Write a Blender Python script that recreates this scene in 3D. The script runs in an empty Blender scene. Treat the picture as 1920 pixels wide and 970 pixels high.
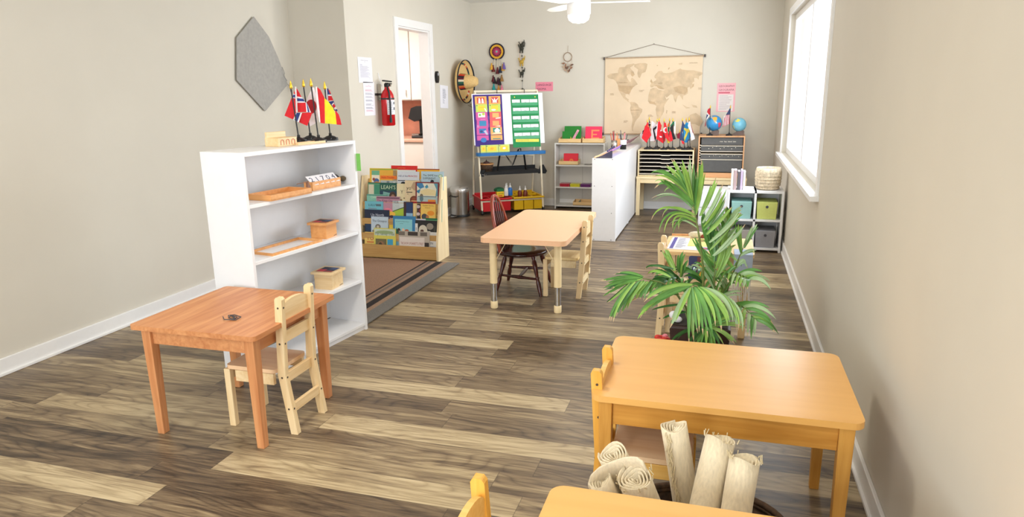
import bpy, math, random
from mathutils import Vector, Matrix
random.seed(7)
PI = math.pi
D = math.radians
# ------------------------------------------------------------------ camera
CAM_H, FPX = 1.41, 1305.0
YAW, PITCH, ROLL = D(-16.88), D(13.57), D(-.92)
def _cam_axes():
    f = Vector((math.sin(YAW), math.cos(YAW), 0)); r = Vector((math.cos(YAW), -math.sin(YAW), 0)); u = Vector((0, 0, 1))
    f2 = f*math.cos(PITCH) - u*math.sin(PITCH); u2 = u*math.cos(PITCH) + f*math.sin(PITCH)
    r3 = r*math.cos(ROLL) + u2*math.sin(ROLL); u3 = u2*math.cos(ROLL) - r*math.sin(ROLL)
    return r3, u3, f2
CR, CU, CF = _cam_axes()
CAM = Vector((0, 0, CAM_H))
scn = bpy.context.scene
cd = bpy.data.cameras.new('camera'); cam = bpy.data.objects.new('camera', cd)
scn.collection.objects.link(cam); scn.camera = cam
cd.sensor_width = 36; cd.lens = FPX/1920*36; cd.clip_start = .05
cam.matrix_world = Matrix(((CR.x, CU.x, -CF.x, CAM.x), (CR.y, CU.y, -CF.y, CAM.y), (CR.z, CU.z, -CF.z, CAM.z), (0, 0, 0, 1)))
def at(px, py, axis, val):
    """the point where the sight line through a pixel of the 1920x970 frame meets the plane axis = val"""
    d = CR*((px-960)/FPX) - CU*((py-485)/FPX) + CF
    t = (val - CAM[axis])/d[axis]
    return CAM + d*t
# ------------------------------------------------------------------ world, light, exposure
scn.view_settings.view_transform = 'Standard'; scn.view_settings.look = 'None'
scn.view_settings.gamma = 1; scn.view_settings.use_curve_mapping = False
scn.view_settings.exposure = -0.10
w = bpy.data.worlds.new('world'); scn.world = w; w.use_nodes = True
bg = w.node_tree.nodes['Background']; bg.inputs[0].default_value = (.86, .93, 1, 1); bg.inputs[1].default_value = 3.0
XL, XR, YB, YR, ZC = -3.56, .55, 8.425, -2.4, 2.45      # room: left, right, back, rear, ceiling
XW, YW = -3.035, 5.372                                   # the wall with the doorway and where it ends
def area(name, loc, size, energy, col, rot):
    l = bpy.data.lights.new(name, 'AREA'); l.shape = 'RECTANGLE'; l.size, l.size_y = size; l.energy = energy; l.color = col
    o = bpy.data.objects.new(name, l); scn.collection.objects.link(o); o.location = loc; o.rotation_euler = rot
    return o
DAY = (.82, .91, 1.0)
area('daylight_back_window', (XR-.015, 5.9, 1.42), (1.1, 2.8), 82, DAY, (0, D(90), 0))
area('added_near_daylight', (XR-.015, -.8, 1.4), (1.3, 1.8), 40, DAY, (0, D(90), 0))  # daylight fill, added at an unseen window beside the camera
area('added_rear_daylight', (-1.9, YR+.03, 1.45), (2.2, 1.4), 108, DAY, (D(90), 0, 0))  # daylight fill added behind the camera, at an added rear window
area('added_ceiling_light', (-1.3, 2.2, ZC-.12), (.5, .5), 20, (1, .93, .82), (0, 0, 0))  # added ceiling fill, its lamp out of view
area('added_ceiling_light', (-1.6, -.6, ZC-.12), (.5, .5), 18, (1, .93, .82), (0, 0, 0))  # another added fill, out of view behind the camera
area('added_kitchen_light', (-4.2, 6.9, ZC-.12), (.6, .6), 55, (1, .94, .9), (0, 0, 0))  # added to brighten the kitchen, fixture out of view

# ------------------------------------------------------------------ materials
def lin(c):
    return tuple((((v/255)+.055)/1.055)**2.4 if v > 10 else v/255/12.92 for v in c)
MATS = {}
def mat(name, col, rough=.5, metal=0., var=.06, scale=30, bump=0., stretch=(1, 1, 1), spec=.5, emis=0., sheen=0., trans=0.):
    if name in MATS: return MATS[name]
    m = bpy.data.materials.new(name); m.use_nodes = True; nt = m.node_tree; b = nt.nodes['Principled BSDF']
    c = lin(col)
    b.inputs['Roughness'].default_value = rough; b.inputs['Metallic'].default_value = metal
    b.inputs['Specular IOR Level'].default_value = spec
    tc = nt.nodes.new('ShaderNodeTexCoord'); mp = nt.nodes.new('ShaderNodeMapping'); nz = nt.nodes.new('ShaderNodeTexNoise')
    mp.inputs['Scale'].default_value = stretch
    nz.inputs['Scale'].default_value = scale; nz.inputs['Detail'].default_value = 3
    cr = nt.nodes.new('ShaderNodeValToRGB')
    cr.color_ramp.elements[0].position = .3; cr.color_ramp.elements[1].position = .7
    cr.color_ramp.elements[0].color = tuple(v*(1-var) for v in c)+(1,)
    cr.color_ramp.elements[1].color = tuple(min(1, v*(1+var)) for v in c)+(1,)
    nt.links.new(tc.outputs['Object'], mp.inputs[0]); nt.links.new(mp.outputs[0], nz.inputs[0])
    nt.links.new(nz.outputs[0], cr.inputs[0]); nt.links.new(cr.outputs[0], b.inputs['Base Color'])
    if bump:
        bp = nt.nodes.new('ShaderNodeBump'); bp.inputs['Strength'].default_value = bump; bp.inputs['Distance'].default_value = .002
        nt.links.new(nz.outputs[0], bp.inputs['Height']); nt.links.new(bp.outputs[0], b.inputs['Normal'])
    if emis:
        b.inputs['Emission Color'].default_value = c+(1,); b.inputs['Emission Strength'].default_value = emis
    if sheen: b.inputs['Sheen Weight'].default_value = sheen
    if trans: b.inputs['Transmission Weight'].default_value = trans
    MATS[name] = m
    return m
def wood(name, c1, c2, axis=0, scale=9, rough=.42, knots=0.):
    """fine grain running along the given object axis"""
    if name in MATS: return MATS[name]
    m = bpy.data.materials.new(name); m.use_nodes = True; nt = m.node_tree; b = nt.nodes['Principled BSDF']; N = nt.nodes.new; L = nt.links.new
    tc = N('ShaderNodeTexCoord'); mp = N('ShaderNodeMapping'); nz = N('ShaderNodeTexNoise'); n2 = N('ShaderNodeTexNoise'); mx = N('ShaderNodeMath'); cr = N('ShaderNodeValToRGB')
    s = [7, 7, 7]; s[axis] = .5
    mp.inputs['Scale'].default_value = s
    nz.inputs['Scale'].default_value = scale; nz.inputs['Detail'].default_value = 6; nz.inputs['Distortion'].default_value = .6
    n2.inputs['Scale'].default_value = scale*.25; n2.inputs['Distortion'].default_value = 1.5
    mx.operation = 'MULTIPLY_ADD'; mx.inputs[1].default_value = .45
    L(tc.outputs['Object'], mp.inputs[0]); L(mp.outputs[0], nz.inputs[0]); L(mp.outputs[0], n2.inputs[0])
    L(nz.outputs[0], mx.inputs[0])
    m2 = N('ShaderNodeMath'); m2.operation = 'MULTIPLY'; m2.inputs[1].default_value = .55
    L(n2.outputs[0], m2.inputs[0]); L(m2.outputs[0], mx.inputs[2])
    e = cr.color_ramp.elements; e[0].position = .36; e[1].position = .62
    e[0].color = lin(c2)+(1,); e[1].color = lin(c1)+(1,)
    L(mx.outputs[0], cr.inputs[0]); L(cr.outputs[0], b.inputs['Base Color'])
    b.inputs['Roughness'].default_value = rough
    MATS[name] = m
    return m
def flat(col, rough=.6, tag='paint'):
    return mat('%s_%02x%02x%02x' % ((tag,)+tuple(int(v) for v in col)), col, rough, var=.025, scale=60)
WALL = mat('wall_paint', (214, 207, 193), .75, var=.015, scale=3, bump=.06)
CEIL = mat('ceiling_paint', (232, 230, 224), .85, var=.015, scale=60, bump=.3)
TRIM = mat('white_trim_paint', (240, 238, 236), .4, var=.01)
WHITE = mat('white_laminate', (238, 238, 240), .35, var=.012, scale=12)
WHITE2 = mat('off_white_laminate', (222, 219, 212), .4, var=.015, scale=12)
BLACK = mat('black_plastic', (20, 20, 22), .45, var=.1)
BLACKM = mat('black_metal', (26, 26, 28), .35, .6)
CHROME = mat('chrome', (205, 206, 208), .16, 1., var=.02)
STEEL = mat('brushed_steel', (176, 172, 166), .27, 1., var=.06, scale=40, stretch=(1, 1, .05))
GOLD = mat('gilt_plastic', (226, 184, 60), .3, .8)
CREAM = mat('cream_plastic', (246, 224, 178), .4, var=.01)
PEACH = mat('peach_laminate', (240, 190, 148), .42, var=.02, scale=90)
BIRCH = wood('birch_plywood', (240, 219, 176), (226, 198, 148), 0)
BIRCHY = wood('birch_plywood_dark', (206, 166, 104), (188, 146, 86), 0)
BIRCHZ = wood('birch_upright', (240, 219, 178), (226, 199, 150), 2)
PINE = wood('pine_lacquered', (246, 206, 128), (230, 178, 92), 0)
PINEZ = wood('pine_lacquered_upright', (246, 206, 128), (230, 178, 92), 2)
PINEY = wood('pine_lacquered_deep', (246, 206, 128), (230, 178, 92), 1)
MAPLE = wood('honey_maple_top', (240, 184, 104), (232, 174, 94), 0, scale=3, rough=.33)
HONEY = wood('honey_wood', (222, 160, 72), (200, 136, 52), 0)
HONEYZ = wood('honey_wood_upright', (226, 168, 82), (206, 144, 60), 2)
RED = wood('reddish_oak', (214, 150, 98), (188, 118, 70), 1)
REDZ = wood('reddish_oak_upright', (214, 150, 98), (188, 118, 70), 2)
PALE = wood('pale_pine', (240, 212, 166), (226, 190, 136), 0)
PALEZ = wood('pale_pine_upright', (242, 216, 170), (228, 194, 142), 2)
SEATW = wood('seat_pine', (250, 216, 176), (230, 184, 138), 1, scale=4)
BOXW = wood('beech_box', (240, 204, 146), (226, 184, 122), 0)
OAKBOX = wood('orange_beech_box', (234, 172, 108), (218, 150, 86), 1)
CHERRY = wood('dark_cherry', (84, 32, 24), (44, 16, 14), 2, rough=.25)
CHERRYX = wood('dark_cherry_flat', (70, 30, 24), (40, 16, 14), 0, rough=.22)
STRAW = mat('straw', (226, 190, 126), .8, var=.12, scale=90, bump=.6)
LINEN = mat('natural_linen', (228, 212, 180), .95, var=.09, scale=160, bump=.8, stretch=(1, 1, .25), sheen=.3)
LINEN2 = mat('linen_fringe', (222, 204, 164), .95, var=.12, scale=120, bump=.8)
WICKER = mat('dark_wicker', (70, 50, 34), .8, var=.5, scale=60, bump=1.)
WICKERL = mat('pale_wicker', (206, 188, 160), .8, var=.3, scale=60, bump=1.)
LEAF = mat('palm_leaf', (98, 154, 72), .38, var=.32, scale=9)
LEAFL = mat('palm_leaf_light', (146, 190, 88), .38, var=.25, scale=9)
LEAFD = mat('palm_leaf_dark', (50, 104, 44), .4, var=.3, scale=9)
LEAFP = mat('palm_leaf_pale', (170, 200, 150), .45, var=.15, scale=9)
LEAFT = mat('palm_leaf_dry_tip', (206, 180, 140), .6, var=.15)
STEM = mat('palm_stem', (120, 136, 74), .5, var=.2, scale=20)
PAPER = mat('white_paper', (238, 236, 242), .7, var=.01)
INK = flat((70, 70, 76), tag='ink')
def glass(name, col=(1, 1, 1)):
    m = bpy.data.materials.new(name); m.use_nodes = True; nt = m.node_tree
    b = nt.nodes['Principled BSDF']; nt.nodes.remove(b)
    t = nt.nodes.new('ShaderNodeBsdfTransparent'); g = nt.nodes.new('ShaderNodeBsdfGlossy'); mx = nt.nodes.new('ShaderNodeMixShader'); fr = nt.nodes.new('ShaderNodeValue'); fr.outputs[0].default_value = .06
    g.inputs['Roughness'].default_value = .02; t.inputs[0].default_value = col+(1,)
    nt.links.new(fr.outputs[0], mx.inputs[0]); nt.links.new(t.outputs[0], mx.inputs[1]); nt.links.new(g.outputs[0], mx.inputs[2])
    nt.links.new(mx.outputs[0], nt.nodes['Material Output'].inputs[0])
    return m
GLASS = glass('window_glass')
def floor_mat():
    m = bpy.data.materials.new('vinyl_plank_floor'); m.use_nodes = True; nt = m.node_tree; b = nt.nodes['Principled BSDF']; N = nt.nodes.new; L = nt.links.new
    def math_(op, a, c=None, d=None):
        n = N('ShaderNodeMath'); n.operation = op
        for i, v in enumerate((a, c, d)):
            if v is None: continue
            if isinstance(v, (int, float)): n.inputs[i].default_value = v
            else: L(v, n.inputs[i])
        return n.outputs[0]
    def ramp(fac, vals, const=True):
        cr = N('ShaderNodeValToRGB'); cr.color_ramp.interpolation = 'CONSTANT' if const else 'LINEAR'; e = cr.color_ramp.elements; n = len(vals)
        e[0].position = 0; e[0].color = (vals[0],)*3+(1,); e[1].position = (n-1)/n; e[1].color = (vals[-1],)*3+(1,)
        for i in range(1, n-1): k = e.new(i/n); k.color = (vals[i],)*3+(1,)
        L(fac, cr.inputs[0]); return cr.outputs[0]
    tc = N('ShaderNodeTexCoord'); sp = N('ShaderNodeSeparateXYZ'); L(tc.outputs['Object'], sp.inputs[0])
    PW, PL = .1375, 1.22
    yy = math_('DIVIDE', math_('ADD', sp.outputs[1], -3.639), PW); row = math_('FLOOR', yy)
    wr = N('ShaderNodeTexWhiteNoise'); wr.noise_dimensions = '1D'; L(math_('ADD', row, 100.5), wr.inputs['W'])
    # boards in view: tone left of a joint, tone right of it, and where the joint lies
    tab = [(.4, .4, -1.2), (.3, .35, -.9), (.2, .25, -.7), (.16, .3, -.85), (.8, .55, -.62), (.58, .5, -.75), (.42, .3, -.62), (.85, .8, -.4), (.42, .38, -1.1), (.2, .42, -1.16), (.86, .5, -.62),
           (.45, .3, -1.2), (.52, .38, -1.15), (.46, .44, -1.0), (.42, .28, -1.15), (.82, .14, -1.10), (.36, .18, -1.2), (.36, .66, -1.56), (.72, .62, -1.1), (.72, .55, -1.5), (.4, .22, -1.5), (.72, .18, -1.18), (.3, .22, -1.5), (.3, .18, -1.4), (.62, .55, -1.6), (.6, .4, -1.3), (.45, .4, -1.2), (.36, .3, -1.5), (.5, .3, -1.4), (.3, .3, -1.2)]
    r0 = -16; n = len(tab)
    fac = math_('DIVIDE', math_('ADD', row, -r0+.5), float(n))
    tl_, tr_, tj = ramp(fac, [v[0] for v in tab]), ramp(fac, [v[1] for v in tab]), ramp(fac, [(v[2]+3)/3 for v in tab])
    jx0 = math_('ADD', math_('MULTIPLY', tj, 3), -3.0)
    inr = math_('MULTIPLY', math_('GREATER_THAN', fac, 0), math_('LESS_THAN', fac, 1))
    off = math_('ADD', math_('MULTIPLY', inr, math_('SUBTRACT', 0, math_('DIVIDE', jx0, PL))), math_('MULTIPLY', math_('SUBTRACT', 1, inr), wr.outputs['Value']))
    xx = math_('ADD', math_('DIVIDE', sp.outputs[0], PL), math_('ADD', off, 20)); col = math_('FLOOR', xx)
    cb = N('ShaderNodeCombineXYZ'); L(math_('ADD', row, 100.5), cb.inputs[0]); L(math_('ADD', col, .5), cb.inputs[1])
    wn = N('ShaderNodeTexWhiteNoise'); wn.noise_dimensions = '2D'; L(cb.outputs[0], wn.inputs['Vector'])
    isl = math_('COMPARE', col, 19, .1); isr = math_('COMPARE', col, 20, .1)
    tab_t = math_('ADD', math_('MULTIPLY', isl, tl_), math_('MULTIPLY', isr, tr_))
    use = math_('MULTIPLY', inr, math_('ADD', isl, isr))
    far = math_('GREATER_THAN', row, 13.5)
    rnd_t = math_('MULTIPLY_ADD', wn.outputs['Value'], math_('SUBTRACT', .75, math_('MULTIPLY', far, .35)), math_('MULTIPLY', math_('SUBTRACT', 1, far), .12))
    tone = math_('ADD', math_('MULTIPLY', use, tab_t), math_('MULTIPLY', math_('SUBTRACT', 1, use), rnd_t))
    # grain: stretched along x, shifted per plank
    v = N('ShaderNodeCombineXYZ')
    L(math_('ADD', math_('MULTIPLY', sp.outputs[0], 1.1), math_('MULTIPLY', wn.outputs['Value'], 37)), v.inputs[0])
    L(math_('ADD', math_('MULTIPLY', sp.outputs[1], 13), math_('MULTIPLY', row, 3.7)), v.inputs[1])
    g1 = N('ShaderNodeTexNoise'); g1.inputs['Scale'].default_value = 1.5; g1.inputs['Detail'].default_value = 7; g1.inputs['Roughness'].default_value = .62; g1.inputs['Distortion'].default_value = 1.2; L(v.outputs[0], g1.inputs[0])
    v2 = N('ShaderNodeVectorMath'); v2.operation = 'MULTIPLY'; v2.inputs[1].default_value = (2.2, 6, 1); L(v.outputs[0], v2.inputs[0])
    g2 = N('ShaderNodeTexNoise'); g2.inputs['Scale'].default_value = 4; g2.inputs['Detail'].default_value = 5; L(v2.outputs[0], g2.inputs[0])
    v3 = N('ShaderNodeVectorMath'); v3.operation = 'MULTIPLY'; v3.inputs[1].default_value = (.9, .4, 1); L(v.outputs[0], v3.inputs[0])
    wv = N('ShaderNodeTexNoise'); wv.inputs['Scale'].default_value = 1.1; wv.inputs['Detail'].default_value = 1; L(v3.outputs[0], wv.inputs[0])
    ring = math_('ABSOLUTE', math_('SUBTRACT', math_('FRACT', math_('MULTIPLY', wv.outputs[0], 18)), .5))
    ring = math_('POWER', math_('MULTIPLY', ring, 2), 3)
    cr = N('ShaderNodeValToRGB'); e = cr.color_ramp.elements
    stops = [(0, (42, 32, 25)), (.2, (70, 57, 45)), (.4, (104, 86, 66)), (.6, (136, 117, 90)), (.8, (172, 152, 118)), (1, (200, 181, 145))]
    e[0].position = 0; e[0].color = lin(stops[0][1])+(1,); e[1].position = 1; e[1].color = lin(stops[-1][1])+(1,)
    for p_, c_ in stops[1:-1]:
        k = e.new(p_); k.color = lin(c_)+(1,)
    tone = math_('MULTIPLY_ADD', tone, .70, .115)
    t = math_('ADD', tone, math_('MULTIPLY', math_('SUBTRACT', g1.outputs[0], .5), 1.25))
    t = math_('ADD', t, math_('MULTIPLY', math_('SUBTRACT', g2.outputs[0], .5), .5))
    t = math_('ADD', t, math_('MULTIPLY', ring, -.16))
    t = math_('ADD', t, FLOOR_LIFT)
    L(t, cr.inputs[0])
    fy = math_('FRACT', yy); jy = math_('LESS_THAN', math_('MINIMUM', fy, math_('SUBTRACT', 1, fy)), .008)
    fx = math_('FRACT', xx); jx = math_('LESS_THAN', math_('MINIMUM', fx, math_('SUBTRACT', 1, fx)), .0012)
    j = math_('MAXIMUM', jy, jx)
    mx = N('ShaderNodeMixRGB'); L(math_('MULTIPLY', j, .5), mx.inputs[0]); L(cr.outputs[0], mx.inputs[1]); mx.inputs[2].default_value = lin((44, 36, 30))+(1,)
    L(mx.outputs[0], b.inputs['Base Color'])
    b.inputs['Specular IOR Level'].default_value = .38
    rr = math_('ADD', .3, math_('MULTIPLY', g2.outputs[0], .16)); L(rr, b.inputs['Roughness'])
    bp = N('ShaderNodeBump'); bp.inputs['Strength'].default_value = .12; bp.inputs['Distance'].default_value = .001; L(g2.outputs[0], bp.inputs['Height']); L(bp.outputs[0], b.inputs['Normal'])
    return m
FLOOR_LIFT = .16
FLOOR = floor_mat()
def rug_mat():
    m = bpy.data.materials.new('rug_weave'); m.use_nodes = True; nt = m.node_tree; b = nt.nodes['Principled BSDF']; N = nt.nodes.new; L = nt.links.new
    tc = N('ShaderNodeTexCoord'); sp = N('ShaderNodeSeparateXYZ'); L(tc.outputs['Object'], sp.inputs[0])
    ml = N('ShaderNodeMath'); ml.operation = 'MULTIPLY'; ml.inputs[1].default_value = -1/.5; L(sp.outputs[0], ml.inputs[0])
    cr = N('ShaderNodeValToRGB'); cr.color_ramp.interpolation = 'CONSTANT'; e = cr.color_ramp.elements
    st = [(0, (116, 112, 108)), (.105, (150, 122, 100)), (.145, (34, 26, 26)), (.205, (146, 118, 98)), (.235, (112, 96, 86)), (.262, (142, 114, 94)), (.28, (40, 28, 26)), (.30, (146, 112, 90))]
    e[0].position = 0; e[0].color = lin(st[0][1])+(1,); e[1].position = st[-1][0]*2; e[1].color = lin(st[-1][1])+(1,)
    for p_, c_ in st[1:-1]:
        k = e.new(p_*2); k.color = lin(c_)+(1,)
    L(ml.outputs[0], cr.inputs[0])
    nz = N('ShaderNodeTexNoise'); nz.inputs['Scale'].default_value = 160; L(tc.outputs['Object'], nz.inputs[0])
    mx = N('ShaderNodeMixRGB'); mx.blend_type = 'OVERLAY'; mx.inputs[0].default_value = .55; L(cr.outputs[0], mx.inputs[1]); L(nz.outputs[0], mx.inputs[2])
    L(mx.outputs[0], b.inputs['Base Color']); b.inputs['Roughness'].default_value = .95
    bp = N('ShaderNodeBump'); bp.inputs['Strength'].default_value = .6; bp.inputs['Distance'].default_value = .002; L(nz.outputs[0], bp.inputs['Height']); L(bp.outputs[0], b.inputs['Normal'])
    return m

# ------------------------------------------------------------------ mesh helpers
COL = scn.collection
_txt = {}
def text_mesh(s):
    if s in _txt: return _txt[s]
    cu = bpy.data.curves.new('t', 'FONT'); cu.body = s; cu.size = 1; cu.resolution_u = 2; cu.align_x = 'LEFT'
    o = bpy.data.objects.new('t', cu); COL.objects.link(o)
    dg = bpy.context.evaluated_depsgraph_get(); me = bpy.data.meshes.new_from_object(o.evaluated_get(dg))
    vs = [tuple(v.co) for v in me.vertices]; fs = [tuple(p.vertices) for p in me.polygons]
    bpy.data.objects.remove(o); bpy.data.curves.remove(cu); bpy.data.meshes.remove(me)
    wd = max([v[0] for v in vs] or [1])
    _txt[s] = (vs, fs, wd); return _txt[s]
def frame(o, x, y):
    """matrix with origin o, local x, y directions and their normal"""
    x = Vector(x).normalized(); z = x.cross(Vector(y)).normalized(); y = z.cross(x)
    return Matrix(((x.x, y.x, z.x, o[0]), (x.y, y.y, z.y, o[1]), (x.z, y.z, z.z, o[2]), (0, 0, 0, 1)))
class P:
    def __init__(s): s.v = []; s.f = []; s.m = []; s.sm = []; s.mats = []
    def slot(s, m):
        if m not in s.mats: s.mats.append(m)
        return s.mats.index(m)
    def add(s, vs, fs, m, smooth=False, M=None):
        b = len(s.v); k = s.slot(m)
        s.v += [tuple(M @ Vector(v)) if M else tuple(v) for v in vs]
        for f in fs: s.f.append(tuple(i+b for i in f)); s.m.append(k); s.sm.append(smooth)
        return s
    def box(s, c, d, m, M=None, taper=1.):
        x, y, z = c; a, b, h = d[0]/2, d[1]/2, d[2]/2; t = taper
        vs = [(x-a*t, y-b*t, z-h), (x+a*t, y-b*t, z-h), (x+a*t, y+b*t, z-h), (x-a*t, y+b*t, z-h), (x-a, y-b, z+h), (x+a, y-b, z+h), (x+a, y+b, z+h), (x-a, y+b, z+h)]
        return s.add(vs, [(0, 3, 2, 1), (4, 5, 6, 7), (0, 1, 5, 4), (1, 2, 6, 5), (2, 3, 7, 6), (3, 0, 4, 7)], m, False, M)
    def bar(s, a, b, w_, h_, m, up=(0, 0, 1), w2=None, h2=None):
        a = Vector(a); b = Vector(b); z = (b-a).normalized(); u = Vector(up)
        if abs(z.dot(u)) > .98: u = Vector((0, 1, 0))
        x = u.cross(z).normalized(); y = z.cross(x); w2 = w2 or w_; h2 = h2 or h_
        vs = []
        for p, ww, hh in ((a, w_, h_), (b, w2, h2)):
            vs += [p-x*ww/2-y*hh/2, p+x*ww/2-y*hh/2, p+x*ww/2+y*hh/2, p-x*ww/2+y*hh/2]
        return s.add(vs, [(0, 3, 2, 1), (4, 5, 6, 7), (0, 1, 5, 4), (1, 2, 6, 5), (2, 3, 7, 6), (3, 0, 4, 7)], m)
    def tube(s, pts, r, m, seg=8, closed=False, caps=True):
        pts = [Vector(p) for p in pts]; n = len(pts); rs = r if isinstance(r, (list, tuple)) else [r]*n
        vs = []; fs = []; pu = None
        for i, p in enumerate(pts):
            if closed: t = (pts[(i+1) % n]-pts[i-1]).normalized()
            else: t = (pts[min(i+1, n-1)]-pts[max(i-1, 0)]).normalized()
            u = pu if pu is not None else (Vector((0, 0, 1)) if abs(t.z) < .9 else Vector((1, 0, 0)))
            u = (u-t*u.dot(t)).normalized(); pu = u; w2 = t.cross(u)
            for k in range(seg):
                a = 2*PI*k/seg; vs.append(p+(u*math.cos(a)+w2*math.sin(a))*rs[i])
        for i in range(n if closed else n-1):
            j = (i+1) % n
            for k in range(seg): fs.append((i*seg+k, i*seg+(k+1) % seg, j*seg+(k+1) % seg, j*seg+k))
        s.add(vs, fs, m, True)
        if caps and not closed:
            s.add(vs[:seg], [tuple(range(seg))[::-1]], m); s.add(vs[-seg:], [tuple(range(seg))], m)
        return s
    def lathe(s, prof, m, seg=24, M=None, smooth=True, caps=True):
        vs = []; fs = []
        for r, z in prof:
            for k in range(seg): a = 2*PI*k/seg; vs.append((r*math.cos(a), r*math.sin(a), z))
        n = len(prof)
        for i in range(n-1):
            for k in range(seg): fs.append((i*seg+k, i*seg+(k+1) % seg, (i+1)*seg+(k+1) % seg, (i+1)*seg+k))
        s.add(vs, fs, m, smooth, M)
        if caps and prof[0][0] > 1e-4: s.add(vs[:seg], [tuple(range(seg))[::-1]], m, False, M)
        if caps and prof[-1][0] > 1e-4: s.add(vs[-seg:], [tuple(range(seg))], m, False, M)
        return s
    def ball(s, c, r, m, seg=14, rings=8, sc=(1, 1, 1)):
        pr = [(max(1e-5, r*math.sin(PI*i/rings)), -r*math.cos(PI*i/rings)) for i in range(rings+1)]
        return s.lathe(pr, m, seg, Matrix.Translation(c) @ Matrix.Diagonal((*sc, 1)))
    def prism(s, poly, d0, d1, m, M=None, side=None):
        n = len(poly)
        vs = [(x, y, d0) for x, y in poly]+[(x, y, d1) for x, y in poly]
        s.add(vs, [tuple(range(n))[::-1], tuple(range(n, 2*n))], m, False, M)
        s.add(vs, [(i, (i+1) % n, n+(i+1) % n, n+i) for i in range(n)], side or m, False, M)
        return s
    def face(s, pts, m): return s.add(pts, [tuple(range(len(pts)))], m)
    def text(s, t, size, m, M, maxw=None, align='l', sx=1.):
        vs, fs, wd = text_mesh(t); k = size
        if maxw and wd*k*sx > maxw: sx = maxw/(wd*k)
        off = -wd/2*k*sx if align == 'c' else 0
        return s.add([(x*k*sx+off, y*k, 0) for x, y, z in vs], fs, m, False, M)
    def art(s, M, w_, h_, items, lift=.0006):
        """flat shapes in the unit square (origin bottom left) printed on a w x h surface with frame M"""
        for i, it in enumerate(items):
            z = lift*(1+i*.35); k = it[0]; c = it[-1]; m = c if isinstance(c, bpy.types.Material) else flat(c, .5, 'print')
            if k == 'r':
                x0, y0, x1, y1 = it[1:5]; s.add([(x0*w_, y0*h_, z), (x1*w_, y0*h_, z), (x1*w_, y1*h_, z), (x0*w_, y1*h_, z)], [(0, 1, 2, 3)], m, False, M)
            elif k == 'c':
                cx, cy, rx, ry = it[1:5]; s.add([(cx*w_+rx*w_*math.cos(a*PI/9), cy*h_+ry*h_*math.sin(a*PI/9), z) for a in range(18)], [tuple(range(18))], m, False, M)
            elif k == 'p':
                pts = it[1]; s.add([(x*w_, y*h_, z) for x, y in pts], [tuple(range(len(pts)))], m, False, M)
            elif k == 't':
                t, x, y, sz, mw = it[1:6]; s.text(t, sz*h_, m, M @ Matrix.Translation((x*w_, y*h_, z)), mw*w_)
            elif k == 'l':      # block of text lines
                x0, y0, x1, y1, n = it[1:6]; rnd = random.Random(n*7+int(x0*99))
                for q in range(n):
                    yy = y1-(y1-y0)*(q+.5)/n; xe = x0+(x1-x0)*rnd.uniform(.55, 1)
                    s.add([(x0*w_, (yy-.18*(y1-y0)/n)*h_, z), (xe*w_, (yy-.18*(y1-y0)/n)*h_, z), (xe*w_, (yy+.18*(y1-y0)/n)*h_, z), (x0*w_, (yy+.18*(y1-y0)/n)*h_, z)], [(0, 1, 2, 3)], m, False, M)
        return s
    def build(s, name, parent=None, bevel=0., solid=0., subsurf=0, mods=None):
        me = bpy.data.meshes.new(name); me.from_pydata(s.v, [], s.f)
        for m in s.mats: me.materials.append(m)
        me.polygons.foreach_set('material_index', s.m); me.polygons.foreach_set('use_smooth', s.sm); me.update()
        o = bpy.data.objects.new(name, me); COL.objects.link(o)
        if parent: o.parent = parent
        if subsurf: k = o.modifiers.new('s', 'SUBSURF'); k.levels = k.render_levels = subsurf
        if solid: k = o.modifiers.new('d', 'SOLIDIFY'); k.thickness = solid; k.offset = 0
        if bevel: k = o.modifiers.new('b', 'BEVEL'); k.width = bevel; k.segments = 2; k.limit_method = 'ANGLE'; k.angle_limit = D(40)
        return o
def tag(o, label, cat, group=None):
    o['label'] = label; o['category'] = cat
    if group: o['group'] = group
    return o
def thing(name, label, cat, loc=(0, 0, 0), rz=0., group=None):
    o = bpy.data.objects.new(name, None); o.empty_display_size = .1; COL.objects.link(o)
    o.location = loc; o.rotation_euler = (0, 0, rz)
    return tag(o, label, cat, group)
def dup(root, loc, rz, label, group=None):
    def rec(o, par):
        c = o.copy(); COL.objects.link(c); c.parent = par
        for ch in kids(o): rec(ch, c)
        return c
    r = rec(root, None); r.location = loc; r.rotation_euler = (0, 0, rz); r['label'] = label
    if group: r['group'] = group
    return r
def kids(o): return [c for c in list(bpy.data.objects) if c.parent == o]
def struct(o): o['kind'] = 'structure'; return o
def rrect(w_, d_, r, n=6):
    out = []
    for cx, cy, a0 in ((w_/2-r, d_/2-r, 0), (-w_/2+r, d_/2-r, 90), (-w_/2+r, -d_/2+r, 180), (w_/2-r, -d_/2+r, 270)):
        for i in range(n+1): a = D(a0+90*i/n); out.append((cx+r*math.cos(a), cy+r*math.sin(a)))
    return out
def rect(x0, y0, x1, y1): return [(x0, y0), (x1, y0), (x1, y1), (x0, y1)]
def T(x, y, z): return Matrix.Translation((x, y, z))

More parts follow.
